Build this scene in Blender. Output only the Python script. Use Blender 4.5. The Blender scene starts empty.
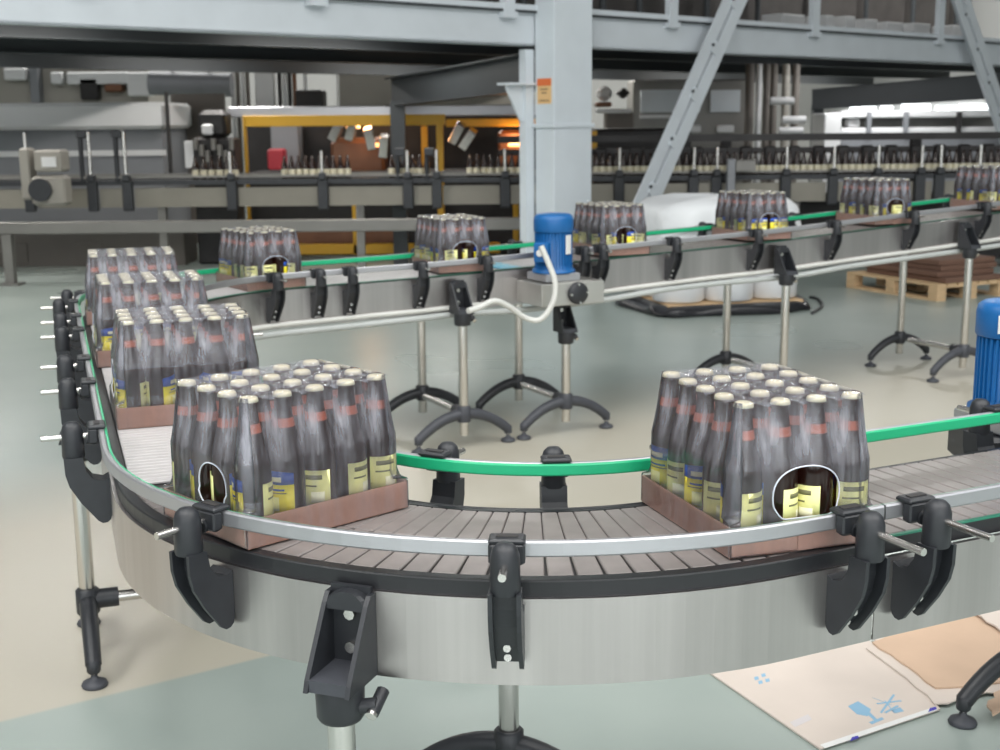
import bpy, math, random
from mathutils import Vector, Matrix
random.seed(7)
SC = bpy.context.scene
COL = SC.collection
PI = math.pi
R = math.radians

# ------------------------------------------------------------------ camera
EYE = 1.51
FPX = 1288.0
PITCH, ROLL = R(11.186), R(-0.514)
_c, _s = math.cos(ROLL), math.sin(ROLL)
_up0 = Vector((0, math.sin(PITCH), math.cos(PITCH)))
FW = Vector((0, math.cos(PITCH), -math.sin(PITCH)))
RT = Vector((_c, 0, 0)) + _up0 * _s
UP = _up0 * _c - Vector((1, 0, 0)) * _s
cam_d = bpy.data.cameras.new('camera')
cam = bpy.data.objects.new('camera', cam_d)
COL.objects.link(cam)
cam.matrix_world = Matrix(((RT.x, UP.x, -FW.x, 0), (RT.y, UP.y, -FW.y, 0), (RT.z, UP.z, -FW.z, EYE), (0, 0, 0, 1)))
cam_d.sensor_width = 36
cam_d.lens = FPX / 1000 * 36
cam_d.clip_end = 200
cam_d.dof.use_dof = True
cam_d.dof.focus_distance = 2.25
cam_d.dof.aperture_fstop = 7.5
SC.camera = cam


def ray(px, py):
    return FW + RT * ((px - 500) / FPX) + UP * ((375 - py) / FPX)


def atY(px, py, y):            # the point seen at a photo pixel, y metres away
    d = ray(px, py)
    d = d * (y / d.y)
    return Vector((d.x, d.y, d.z + EYE))


def atZ(px, py, z):            # the point seen at a photo pixel, z metres above the floor
    d = ray(px, py)
    d = d * ((z - EYE) / d.z)
    return Vector((d.x, d.y, z))


# ------------------------------------------------------------------ materials
def srgb(r, g, b):
    f = lambda c: (c / 255 / 12.92) if c / 255 <= .04045 else ((c / 255 + .055) / 1.055) ** 2.4
    return (f(r), f(g), f(b), 1)


def mat(name, rgb, rough=.5, metal=0, var=.0, scale=8, coat=0, bump=0, spec=None, stretch=None, coord='Object'):
    m = bpy.data.materials.new(name)
    m.use_nodes = True
    nt = m.node_tree
    b = nt.nodes['Principled BSDF']
    c = srgb(*rgb)
    b.inputs['Base Color'].default_value = c
    b.inputs['Roughness'].default_value = rough
    b.inputs['Metallic'].default_value = metal
    if coat:
        b.inputs['Coat Weight'].default_value = coat
        b.inputs['Coat Roughness'].default_value = .08
    if spec is not None:
        b.inputs['Specular IOR Level'].default_value = spec
    if var or bump:
        tc = nt.nodes.new('ShaderNodeTexCoord')
        mp = nt.nodes.new('ShaderNodeMapping')
        if stretch:
            mp.inputs['Scale'].default_value = stretch
        nt.links.new(tc.outputs[coord], mp.inputs['Vector'])
        n = nt.nodes.new('ShaderNodeTexNoise')
        n.inputs['Scale'].default_value = scale
        n.inputs['Detail'].default_value = 5
        nt.links.new(mp.outputs[0], n.inputs['Vector'])
        if var:
            cr = nt.nodes.new('ShaderNodeValToRGB')
            cr.color_ramp.elements[0].position = .3
            cr.color_ramp.elements[1].position = .7
            cr.color_ramp.elements[0].color = tuple(x * (1 - var) for x in c[:3]) + (1,)
            cr.color_ramp.elements[1].color = tuple(min(1, x * (1 + var)) for x in c[:3]) + (1,)
            nt.links.new(n.outputs['Fac'], cr.inputs[0])
            nt.links.new(cr.outputs[0], b.inputs['Base Color'])
        if bump:
            bp = nt.nodes.new('ShaderNodeBump')
            bp.inputs['Strength'].default_value = bump
            bp.inputs['Distance'].default_value = .01
            nt.links.new(n.outputs['Fac'], bp.inputs['Height'])
            nt.links.new(bp.outputs[0], b.inputs['Normal'])
    return m


def steel_mat(name, rgb, rough, streak, uvscale=(4, .1, 1)):
    m = mat(name, rgb, rough, 1)
    nt = m.node_tree
    b = nt.nodes['Principled BSDF']
    b.inputs['Anisotropic'].default_value = .75
    tg = nt.nodes.new('ShaderNodeTangent')
    tg.direction_type = 'UV_MAP'
    tg.uv_map = 'UVMap'
    nt.links.new(tg.outputs[0], b.inputs['Tangent'])
    uv = nt.nodes.new('ShaderNodeTexCoord')
    mp = nt.nodes.new('ShaderNodeMapping')
    mp.inputs['Scale'].default_value = uvscale
    nt.links.new(uv.outputs['UV'], mp.inputs[0])
    n = nt.nodes.new('ShaderNodeTexNoise')
    n.inputs['Scale'].default_value = 1.0
    n.inputs['Detail'].default_value = 6
    n.inputs['Roughness'].default_value = .65
    nt.links.new(mp.outputs[0], n.inputs['Vector'])
    mr = nt.nodes.new('ShaderNodeMapRange')
    mr.inputs['To Min'].default_value = rough - .14
    mr.inputs['To Max'].default_value = rough + .14
    nt.links.new(n.outputs['Fac'], mr.inputs[0])
    nt.links.new(mr.outputs[0], b.inputs['Roughness'])
    bp = nt.nodes.new('ShaderNodeBump')
    vr = nt.nodes.new('ShaderNodeValToRGB')
    c = srgb(*rgb)
    vr.color_ramp.elements[0].position, vr.color_ramp.elements[1].position = .3, .7
    vr.color_ramp.elements[0].color = tuple(x * .58 for x in c[:3]) + (1,)  # bands of reflected hall light painted into the steel colour
    vr.color_ramp.elements[1].color = c
    nt.links.new(n.outputs['Fac'], vr.inputs[0])
    nt.links.new(vr.outputs[0], b.inputs['Base Color'])
    bp.inputs['Strength'].default_value = streak
    bp.inputs['Distance'].default_value = .004
    nt.links.new(n.outputs['Fac'], bp.inputs['Height'])
    nt.links.new(bp.outputs[0], b.inputs['Normal'])
    return m


M = {}
M['skirt'] = steel_mat('brushed stainless steel', (216, 209, 208), .32, .5)
M['steel'] = mat('stainless steel', (215, 212, 208), .27, 1)
M['steel2'] = mat('satin stainless sheet', (205, 203, 198), .4, .9, .04, 10)
M['alu'] = mat('anodised aluminium', (186, 186, 190), .42, .85)
M['black'] = mat('black plastic', (40, 42, 46), .42, 0, .12, 30)
M['darkplastic'] = mat('dark grey plastic', (62, 64, 70), .5, 0, .1, 30)
M['wear'] = mat('black wear strip', (34, 35, 38), .4)
M['green'] = mat('green guide strip', (30, 168, 118), .35)
M['greenedge'] = mat('dull green strip', (28, 110, 86), .4)
M['chain'] = mat('grey chain plates', (130, 123, 121), .42, .1, .1, 20)
M['chainwhite'] = mat('pale chain plates', (178, 174, 174), .45, .0, .06, 20)
M['bed'] = mat('dark conveyor bed', (50, 48, 48), .6)
M['card'] = mat('tray cardboard', (200, 157, 138), .8, 0, .06, 25)
M['cap'] = mat('cream crown cap', (232, 224, 196), .35)
M['cyan'] = mat('blue transfer plate', (70, 170, 200), .4)
M['labely'] = mat('yellow label', (236, 218, 46), .5)
M['labelp'] = mat('pale yellow label', (236, 232, 160), .5)
M['labelb'] = mat('blue label band', (38, 78, 168), .45)
M['labelw'] = mat('white label print', (236, 232, 200), .5)
M['labelt'] = mat('grey label print', (120, 118, 84), .5)
M['neckl'] = mat('orange neck label', (182, 92, 62), .45)
M['blue'] = mat('blue motor paint', (20, 94, 156), .38, 0, .06, 12)
M['plate'] = mat('pale nameplate', (214, 214, 212), .4)
M['hose'] = mat('pale grey conduit', (205, 205, 200), .45)
M['hose2'] = mat('grey conduit', (176, 180, 178), .45)
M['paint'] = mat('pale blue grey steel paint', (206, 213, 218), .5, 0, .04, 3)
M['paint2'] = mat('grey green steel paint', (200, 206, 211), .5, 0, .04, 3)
M['paintd'] = mat('dark grey steel paint and shade', (60, 64, 67), .55, 0, .06, 3)


def glass_mat():
    m = bpy.data.materials.new('brown beer glass')
    m.use_nodes = True
    nt = m.node_tree
    out = nt.nodes['Material Output']
    nt.nodes.remove(nt.nodes['Principled BSDF'])
    d = nt.nodes.new('ShaderNodeBsdfDiffuse')
    d.inputs[0].default_value = (.020, .009, .007, 1)
    t = nt.nodes.new('ShaderNodeBsdfTranslucent')
    t.inputs[0].default_value = (.60, .19, .08, 1)
    mx = nt.nodes.new('ShaderNodeMixShader')
    mx.inputs[0].default_value = .33
    nt.links.new(d.outputs[0], mx.inputs[1])
    nt.links.new(t.outputs[0], mx.inputs[2])
    g = nt.nodes.new('ShaderNodeBsdfGlossy')
    g.inputs['Roughness'].default_value = .07
    fr = nt.nodes.new('ShaderNodeFresnel')
    fr.inputs[0].default_value = 1.5
    m2 = nt.nodes.new('ShaderNodeMixShader')
    nt.links.new(fr.outputs[0], m2.inputs[0])
    nt.links.new(mx.outputs[0], m2.inputs[1])
    nt.links.new(g.outputs[0], m2.inputs[2])
    nt.links.new(m2.outputs[0], out.inputs[0])
    return m


def film_mat(name, haze, hazecol):
    m = bpy.data.materials.new(name)
    m.use_nodes = True
    nt = m.node_tree
    out = nt.nodes['Material Output']
    nt.nodes.remove(nt.nodes['Principled BSDF'])
    tr = nt.nodes.new('ShaderNodeBsdfTransparent')
    tr.inputs[0].default_value = (.97, .97, .985, 1)
    d = nt.nodes.new('ShaderNodeBsdfDiffuse')
    d.inputs[0].default_value = hazecol
    tl = nt.nodes.new('ShaderNodeBsdfTranslucent')
    tl.inputs[0].default_value = hazecol
    md = nt.nodes.new('ShaderNodeMixShader')
    md.inputs[0].default_value = .35
    nt.links.new(d.outputs[0], md.inputs[1])
    nt.links.new(tl.outputs[0], md.inputs[2])
    tc = nt.nodes.new('ShaderNodeTexCoord')
    at = nt.nodes.new('ShaderNodeAttribute')     # how slack the film is: 0 pulled tight on a bottle, 1 gathered between necks
    at.attribute_name = 'slack'
    n = nt.nodes.new('ShaderNodeTexNoise')
    n.inputs['Scale'].default_value = 1
    n.inputs['Detail'].default_value = 4
    mp = nt.nodes.new('ShaderNodeMapping')
    mp.inputs['Scale'].default_value = (75, 75, 9)
    nt.links.new(tc.outputs['Object'], mp.inputs[0])
    nt.links.new(mp.outputs[0], n.inputs['Vector'])
    mr = nt.nodes.new('ShaderNodeMapRange')
    mr.inputs['From Min'].default_value = .3
    mr.inputs['From Max'].default_value = .7
    mr.inputs['To Min'].default_value = .35
    mr.inputs['To Max'].default_value = 1.65
    nt.links.new(n.outputs['Fac'], mr.inputs[0])
    mz = nt.nodes.new('ShaderNodeMapRange')
    mz.inputs['To Min'].default_value = haze * .3
    mz.inputs['To Max'].default_value = haze * 1.6
    nt.links.new(at.outputs['Fac'], mz.inputs[0])
    mu = nt.nodes.new('ShaderNodeMath')
    mu.operation = 'MULTIPLY'
    nt.links.new(mr.outputs[0], mu.inputs[0])
    nt.links.new(mz.outputs[0], mu.inputs[1])
    mx = nt.nodes.new('ShaderNodeMixShader')
    nt.links.new(mu.outputs[0], mx.inputs[0])
    nt.links.new(tr.outputs[0], mx.inputs[1])
    nt.links.new(md.outputs[0], mx.inputs[2])
    g = nt.nodes.new('ShaderNodeBsdfGlossy')
    g.inputs['Roughness'].default_value = .14
    fr = nt.nodes.new('ShaderNodeFresnel')
    fr.inputs[0].default_value = 1.42
    bp = nt.nodes.new('ShaderNodeBump')
    bp.inputs['Strength'].default_value = .5
    bp.inputs['Distance'].default_value = .004
    nt.links.new(n.outputs['Fac'], bp.inputs['Height'])
    nt.links.new(bp.outputs[0], g.inputs['Normal'])
    m2 = nt.nodes.new('ShaderNodeMixShader')
    nt.links.new(fr.outputs[0], m2.inputs[0])
    nt.links.new(mx.outputs[0], m2.inputs[1])
    nt.links.new(g.outputs[0], m2.inputs[2])
    nt.links.new(m2.outputs[0], out.inputs[0])
    return m


M['glass'] = glass_mat()
M['film'] = film_mat('clear shrink film', .235, (.74, .74, .82, 1))
M['filmrim'] = mat('gathered film edge', (205, 206, 216), .25)


# ------------------------------------------------------------------ mesh builder
class MB:
    def __init__(self):
        self.v, self.f, self.m, self.s, self.uv = [], [], [], [], {}
        self.mats = []

    def mi(self, m):
        if m not in self.mats:
            self.mats.append(m)
        return self.mats.index(m)

    def add(self, vs, fs, m, smooth=False, T=None, uvs=None):
        o = len(self.v)
        i = self.mi(m)
        for p in vs:
            p = Vector(p)
            self.v.append(T @ p if T else p)
        for k, f in enumerate(fs):
            self.f.append([o + a for a in f])
            self.m.append(i)
            self.s.append(smooth)
            if uvs:
                self.uv[len(self.f) - 1] = uvs[k]
        return self

    def box(self, c, s, m, T=None, ch=0.0):
        x, y, z = c
        a, b, d = s[0] / 2, s[1] / 2, s[2] / 2
        if ch <= 0:
            vs = [(x + i * a, y + j * b, z + k * d) for k in (-1, 1) for i, j in ((-1, -1), (1, -1), (1, 1), (-1, 1))]
            return self.add(vs, [(3, 2, 1, 0), (4, 5, 6, 7), (0, 1, 5, 4), (1, 2, 6, 5), (2, 3, 7, 6), (3, 0, 4, 7)], m, False, T)
        ch = min(ch, a * .9, b * .9, d * .9)
        rings = []
        for zz, q in ((-d, ch), (-d + ch, 0), (d - ch, 0), (d, ch)):
            aa, bb = a - q, b - q
            k = ch * .6
            rings.append([(x + px, y + py, z + zz) for px, py in ((-aa + k, -bb), (aa - k, -bb), (aa, -bb + k), (aa, bb - k), (aa - k, bb), (-aa + k, bb), (-aa, bb - k), (-aa, -bb + k))])
        return self.rings(rings, m, T=T)

    def rings(self, rings, m, smooth=False, T=None, caps=True, closed=True):
        n = len(rings[0])
        vs = [p for r in rings for p in r]
        fs = []
        for i in range(len(rings) - 1):
            for j in range(n if closed else n - 1):
                k = (j + 1) % n
                fs.append((i * n + j, i * n + k, (i + 1) * n + k, (i + 1) * n + j))
        self.add(vs, fs, m, smooth, T)
        if caps and closed:
            self.add(rings[0], [tuple(range(n - 1, -1, -1))], m, False, T)
            self.add(rings[-1], [tuple(range(n))], m, False, T)
        return self

    def lathe(self, prof, m, n=20, T=None, smooth=True, caps=True):
        rings = [[(r * math.cos(2 * PI * j / n), r * math.sin(2 * PI * j / n), z) for j in range(n)] for r, z in prof]
        return self.rings(rings, m, smooth, T, caps)

    def cyl(self, p, q, r, m, n=14, r2=None, T=None, smooth=True):
        p, q = Vector(p), Vector(q)
        return self.tube([p, q], r, m, n, T, r2, smooth)

    def tube(self, pts, r, m, n=10, T=None, r2=None, smooth=True):
        pts = [Vector(p) for p in pts]
        rings = []
        prev = None
        for i, p in enumerate(pts):
            d = (pts[min(i + 1, len(pts) - 1)] - pts[max(i - 1, 0)]).normalized()
            if prev is None:
                a = d.orthogonal().normalized()
            else:
                a = (prev - d * prev.dot(d)).normalized()
            prev = a
            b = d.cross(a)
            rr = r if r2 is None else r + (r2 - r) * i / (len(pts) - 1)
            rings.append([p + (a * math.cos(2 * PI * j / n) + b * math.sin(2 * PI * j / n)) * rr for j in range(n)])
        return self.rings(rings, m, smooth, T)

    def prism(self, poly, y0, y1, m, T=None):      # polygon in local x,z extruded along y
        n = len(poly)
        vs = [(x, y0, z) for x, z in poly] + [(x, y1, z) for x, z in poly]
        fs = [tuple(range(n)), tuple(range(2 * n - 1, n - 1, -1))]
        fs += [(j, n + j, n + (j + 1) % n, (j + 1) % n) for j in range(n)]
        return self.add(vs, fs, m, False, T)

    def slab(self, poly, z0, z1, m, T=None):       # polygon in x,y extruded along z
        n = len(poly)
        vs = [(p[0], p[1], z0) for p in poly] + [(p[0], p[1], z1) for p in poly]
        fs = [tuple(range(n - 1, -1, -1)), tuple(range(n, 2 * n))]
        fs += [(j, (j + 1) % n, n + (j + 1) % n, n + j) for j in range(n)]
        return self.add(vs, fs, m, False, T)

    def mesh(self, name):
        me = bpy.data.meshes.new(name)
        me.from_pydata([tuple(p) for p in self.v], [], self.f)
        for m in self.mats:
            me.materials.append(m)
        me.polygons.foreach_set('material_index', self.m)
        me.polygons.foreach_set('use_smooth', self.s)
        if self.uv:
            ul = me.uv_layers.new(name='UVMap')
            for pi, uvs in self.uv.items():
                p = me.polygons[pi]
                for k, li in enumerate(p.loop_indices):
                    ul.data[li].uv = uvs[k]
        me.update()
        import bmesh
        bm = bmesh.new()
        bm.from_mesh(me)
        bmesh.ops.recalc_face_normals(bm, faces=bm.faces)
        bm.to_mesh(me)
        bm.free()
        return me


def link(name, data, parent=None, Mx=None):
    o = bpy.data.objects.new(name, data)
    COL.objects.link(o)
    if Mx is not None:
        o.matrix_basis = Mx
    if parent is not None:
        o.parent = parent
        if parent.get('_w'):
            o.matrix_parent_inverse = Matrix.Translation(parent.location).inverted()
    return o


def tag(o, label, cat, group=None, kind=None):
    o['label'] = label
    o['category'] = cat
    if group:
        o['group'] = group
    if kind:
        o['kind'] = kind
    return o


def root(name, loc, label, cat, group=None, world=True):   # Empty at the thing's base; world=True: parts are given in world metres
    o = bpy.data.objects.new(name, None)
    COL.objects.link(o)
    o.location = loc
    o.empty_display_size = .1
    if world:
        o['_w'] = 1
    return tag(o, label, cat, group)


def part(name, mb, parent, label=None, Mx=None):
    o = link(name, mb.mesh(name) if isinstance(mb, MB) else mb, parent, Mx)
    if label:
        o['label'] = label
    return o


def struct(name, mb):
    o = link(name, mb.mesh(name))
    o['kind'] = 'structure'
    return o


# ------------------------------------------------------------------ conveyor path (plan view)
A1, A2, A3 = R(206), R(109.2), R(28)
def U2(a): return Vector((math.cos(a), math.sin(a)))
def N2(a): return Vector((-math.sin(a), math.cos(a)))
R1, R2 = .712, .85


def meet(aA, cA, aB, cB, r):      # centre of a right-hand bend of radius r between two straight runs
    p, q = N2(aA), N2(aB)
    d = p.x * q.y - p.y * q.x
    return Vector((((cA - r) * q.y - (cB - r) * p.y) / d, (p.x * (cB - r) - q.x * (cA - r)) / d))


CL1, CL2, CL3 = -1.77, -.2817, 5.5662
C1 = meet(A1, CL1, A2, CL2, R1)
C2 = meet(A2, CL2, A3, CL3, R2)
P1, P2 = C1 + N2(A1) * R1, C1 + N2(A2) * R1
P3, P4 = C2 + N2(A2) * R2, C2 + N2(A3) * R2
L_arc1 = R1 * (A1 - A2)
L_left = (P3 - P2).length
L_arc2 = R2 * (A2 - A3)
S_P1, S_P2 = 0.0, L_arc1
S_P3 = S_P2 + L_left
S_P4 = S_P3 + L_arc2
def fs(t):                    # arc length of a point given by its distance along the far run
    return S_P4 + (Vector((-1.20405, 5.6638)) + U2(A3) * (t - 4.568123) - P4).dot(U2(A3))


ZB = .81                      # belt height of the near lane


def interp(x, xs, ys):
    if x <= xs[0]: return ys[0]
    for i in range(len(xs) - 1):
        if x <= xs[i + 1]:
            return ys[i] + (ys[i + 1] - ys[i]) * (x - xs[i]) / (xs[i + 1] - xs[i])
    return ys[-1] + (ys[-1] - ys[-2]) * (x - xs[-1]) / (xs[-1] - xs[-2])


def smooth3(f, x, h):
    return (f(x - h) + 2 * f(x) + f(x + h)) / 4


def path(s):                  # plan point, heading, belt height at arc length s (0 = start of the near curve)
    if s < S_P1:
        p, a = P1 + U2(A1) * s, A1
    elif s < S_P2:
        a = A1 - s / R1
        p = C1 + N2(a) * R1
    elif s < S_P3:
        p, a = P2 + U2(A2) * (s - S_P2), A2
    elif s < S_P4:
        a = A2 - (s - S_P3) / R2
        p = C2 + N2(a) * R2
    else:
        p, a = P4 + U2(A3) * (s - S_P4), A3
    return p, a, zb(s)


def zb(s):
    g = lambda t: interp(t, [0, 2.2] + [fs(4.568 + k) for k in (0, .98, 1.86, 2.9, 4.4, 8)],
                         [.81, .806, .795, .8035, .831, .862, .935, 1.13])
    return smooth3(g, s, .25)


def frame(s, o=0, dz=0):      # local x = outward (left of travel), y = along travel, z up
    p, a, z = path(s)
    n, u = N2(a), U2(a)
    q = p + n * o
    return Matrix(((n.x, u.x, 0, q.x), (n.y, u.y, 0, q.y), (0, 0, 1, z + dz), (0, 0, 0, 1)))


def frame_in(s, o=0, dz=0):   # local x = towards the inside of the loop
    return frame(s, o, dz) @ Matrix.Rotation(PI, 4, 'Z')


def steps(s0, s1, d=.04):
    out = [s0]
    marks = sorted(x for x in (S_P1, S_P2, S_P3, S_P4) if s0 < x < s1) + [s1]
    for mk in marks:
        n = max(1, math.ceil((mk - out[-1]) / (d if (S_P1 - .001 <= out[-1] < S_P2 or S_P3 <= out[-1] < S_P4) else .15)))
        a = out[-1]
        out += [a + (mk - a) * (k + 1) / n for k in range(n)]
    return out


def sweep(mb, prof, s0, s1, m, smooth=False, ofun=None):
    ss = steps(s0, s1)
    n = len(prof)
    vs, fs, uvs = [], [], []
    acc = [0]
    for j in range(n):
        a, b = prof[j], prof[(j + 1) % n]
        acc.append(acc[-1] + math.hypot(a[0] - b[0], a[1] - b[1]))
    for s in ss:
        T = frame(s, ofun(s) if ofun else 0)
        vs += [T @ Vector((o, 0, z)) for o, z in prof]
    for i in range(len(ss) - 1):
        for j in range(n):
            k = (j + 1) % n
            fs.append((i * n + j, i * n + k, (i + 1) * n + k, (i + 1) * n + j))
            uvs.append(((ss[i], acc[j]), (ss[i], acc[j + 1]), (ss[i + 1], acc[j + 1]), (ss[i + 1], acc[j])))
    mb.add(vs, fs, m, smooth, None, uvs)
    mb.add(vs[:n], [tuple(range(n))], m)
    mb.add(vs[-n:], [tuple(range(n))], m)
    return mb


def rect(o0, o1, z0, z1):
    return [(o0, z0), (o1, z0), (o1, z1), (o0, z1)]


def rail_extra(s):            # the inner rail bulges away from the belt along the curve
    t = (s + .25) / (L_arc1 + .5)
    return -.045 * math.sin(PI * t) ** .6 if 0 < t < 1 else 0


# ---- chain plates
def chain(mb, s0, s1, pitch, rows, m, gap=.0035, dz=0):
    n = int((s1 - s0) / pitch)
    for i in range(n):
        sa, sb = s0 + i * pitch, s0 + (i + 1) * pitch
        sm = (sa + sb) / 2
        for ri, (o0, o1, drop) in enumerate(rows):
            T = frame(sm, 0, -drop + dz)
            p, a, z = path(sm)
            cur = S_P1 <= sm < S_P2 or S_P3 <= sm < S_P4
            rad = R1 if sm < S_P2 else R2
            def ln(o):
                k = (rad + o) / rad if cur else 1
                if cur and o > 0: k = 1 + (k - 1) * .55
                return (pitch * k - gap) / 2
            c = .0018
            la, lb = ln(o0), ln(o1)
            bot = [(o0, -la, -.005), (o1, -lb, -.005), (o1, lb, -.005), (o0, la, -.005)]
            mid = [(o0, -la, -c), (o1, -lb, -c), (o1, lb, -c), (o0, la, -c)]
            top = [(o0 + c, -la + c, 0), (o1 - c, -lb + c, 0), (o1 - c, lb - c, 0), (o0 + c, la - c, 0)]
            mb.rings([bot, mid, top], m, T=T)
    return mb


# ------------------------------------------------------------------ guide bracket (local: x out from the side plate, z from belt top)
def bracket_meshes(short=False, rod_end=.132):
    arm = MB()
    outer = [(0, -.118), (.003, -.128), (.01, -.134), (.02, -.135), (.029, -.129), (.06, -.088), (.082, -.05), (.089, -.022), (.09, .012), (.052, .012), (.047, -.018), (.034, -.036), (.012, -.042), (0, -.036)]
    if short:
        outer = [(0, -.135), (.02, -.137), (.07, -.06), (.082, -.03), (.085, .012), (.052, .012), (.047, -.012), (.03, -.026), (0, -.026)]
    for y0, y1 in ((-.025, -.018), (.018, .025)):
        arm.prism(outer, y0, y1, M['black'])
    web = [(0, -.118), (.004, -.126), (.012, -.126), (.04, -.09), (.06, -.05), (.066, -.02), (.066, .012), (.052, .012), (.047, -.018), (.034, -.036), (.012, -.042), (0, -.036)]
    if short:
        web = [(0, -.13), (.008, -.13), (.05, -.058), (.062, -.03), (.066, .012), (.052, .012), (.047, -.012), (.03, -.026), (0, -.026)]
    arm.prism(web, -.019, .019, M['black'])
    head = MB()
    head.lathe([(.022, .008), (.0235, .012), (.0225, .066), (.019, .078), (.012, .085), (.001, .0865)], M['black'], 18, Matrix.Translation((.069, 0, 0)))
    rod = MB()
    rod.cyl((.006, 0, .054), (rod_end, 0, .054), .0062, M['steel'], 12)
    clamp = MB()
    clamp.box((.0275, 0, .0565), (.020, .056, .036), M['black'], ch=.005)
    clamp.box((.0185, 0, .0755), (.036, .056, .009), M['black'], ch=.003)
    clamp.box((.0185, 0, .0805), (.012, .034, .002), M['bed'])
    clamp.cyl((.034, 0, .047), (.042, 0, .047), .012, M['black'], 14)
    bolts = []
    for z, x in (((-.116, .022), (-.094, .038)) if not short else ((-.115, .022), (-.09, .036))):
        bolt = MB()
        bolt.cyl((x - .012, 0, z), (x + .004, 0, z + .002), .0062, M['steel'], 8)
        bolts.append(('bolt', bolt.mesh('bolt')))
    return [('guide_arm', arm.mesh('guide_arm')), ('clamp_head', head.mesh('clamp_head')), ('rod', rod.mesh('rod')), ('rail_clamp', clamp.mesh('rail_clamp'))] + bolts


BR, BR2, BR3 = bracket_meshes(), bracket_meshes(True), bracket_meshes(False, .185)


def add_bracket(conv, T, kit=None):
    kit = kit or BR
    p = part('guide_bracket', kit[0][1], conv, Mx=T)
    for nm, me in kit[1:]:
        c = link(nm, me, p)
    return p


# ------------------------------------------------------------------ support stand: post, mounting bracket, arch foot, two pads
def mount_mesh():
    mb = MB()
    mb.box((.004, 0, -.095), (.008, .07, .15), M['black'])
    for sgn in (-1, 1):
        mb.prism([(0, -.03), (.018, -.03), (.03, -.044), (.096, -.15), (.102, -.168), (0, -.168)], sgn * .036 - .004, sgn * .036 + .004, M['black'])
    rings = []
    for x, w in ((0, .040), (.022, .040), (.03, .034)):
        rings.append([(x, w * math.cos(PI * k / 10), -.054 + .030 * math.sin(PI * k / 10)) for k in range(11)])
    mb.rings(rings, M['black'])
    mb.box((.05, 0, -.158), (.094, .066, .02), M['darkplastic'])
    T = Matrix.Translation((.055, 0, 0))
    mb.lathe([(.038, -.158), (.04, -.164), (.038, -.218), (.034, -.224), (.026, -.224)], M['black'], 20, T)
    mb.cyl((.055, -.03, -.2), (.05, -.062, -.195), .012, M['black'], 10)
    mb.cyl((.02, -.058, -.185), (.06, -.058, -.205), .011, M['black'], 10)
    return mb.mesh('mounting_bracket')


def bolts_mesh():
    out = []
    for z in (-.066, -.122):
        mb = MB()
        mb.cyl((.006, 0, z), (.017, 0, z), .0095, M['steel'], 8)
        out.append(mb.mesh('bolt'))
    mb = MB()
    mb.cyl((.06, -.058, -.205), (.066, -.058, -.208), .0095, M['steel'], 8)
    out.append(mb.mesh('bolt'))
    return out


def arch_mesh(m, half=.235, hub=.175):
    mb = MB()
    rings = []
    n = 18
    for i in range(n + 1):
        t = -1 + 2 * i / n
        y = half * t
        z = .062 + (hub - .075) * (1 - abs(t) ** 2.1)
        w = .026 - .004 * abs(t)
        h = .027 - .004 * abs(t)
        ang = -math.atan2((hub - .075) * 2.1 * abs(t) ** 1.1 * (1 if t > 0 else -1), half) * .9
        ca, sa = math.cos(ang), math.sin(ang)
        ring = []
        for k in range(10):
            q = 2 * PI * k / 10
            px, pz = w * math.cos(q), h * math.sin(q)
            ring.append((px, y - pz * sa, z + pz * ca))
        rings.append(ring)
    mb.rings(rings, m, True)
    mb.lathe([(.030, hub - .05), (.033, hub - .045), (.033, hub + .02), (.028, hub + .025)], m, 18)
    for sgn in (-1, 1):
        mb.lathe([(.016, .04), (.019, .045), (.019, .075), (.012, .08)], m, 12, Matrix.Translation((0, sgn * half, 0)))
    return mb.mesh('arch_foot')


def pad_mesh(half=.235):
    out = []
    for sgn in (-1, 1):
        mb = MB()
        T = Matrix.Translation((0, sgn * half, 0))
        mb.lathe([(.034, .001), (.036, .006), (.032, .014), (.018, .02), (.010, .026), (.009, .034)], M['darkplastic'], 18, T)
        mb.lathe([(.006, .03), (.006, .046)], M['steel'], 8, T)
        out.append(mb.mesh('levelling_foot'))
    return out


MOUNT, BOLTS = mount_mesh(), bolts_mesh()
ARCH_D, ARCH_L = arch_mesh(M['black']), arch_mesh(M['darkplastic'])
PADS = pad_mesh()


def add_leg(conv, T, light=True, tie=None):
    """T: frame at the side plate, belt height; the post goes down to the floor."""
    zt = T.translation.z
    Tl = T @ Matrix.Translation((.055, 0, -zt))       # floor under the post
    post = MB()
    post.lathe([(.021, .06), (.022, .062), (.022, zt - .2)], M['steel'], 18)
    p = part('support_leg', post, conv, Mx=Tl)
    rel = Tl.inverted() @ T
    o = link('mounting_bracket', MOUNT, p, rel)
    for me in BOLTS:
        link('bolt', me, p, rel)
    o = link('arch_foot', ARCH_L if light else ARCH_D, p)
    for me in PADS:
        link('levelling_foot', me, p)
    if tie:
        mb = MB()
        mb.cyl((-.03, 0, .165), (-tie, 0, .165), .016, M['steel'], 12)
        link('tie_bar', mb.mesh('tie_bar'), p)
        mb = MB()
        mb.cyl((-.02, 0, .165), (-.085, 0, .165), .028, M['black'], 14)
        link('tie_socket', mb.mesh('tie_socket'), p)
    return p


# ------------------------------------------------------------------ conveyors
S_JOIN = -.17
S_R0 = -1.9
S_M = fs(6.12)                # motor position on the far lane
S_J2 = fs(6.30)                   # joint behind it
S_END = fs(10.17)


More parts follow.
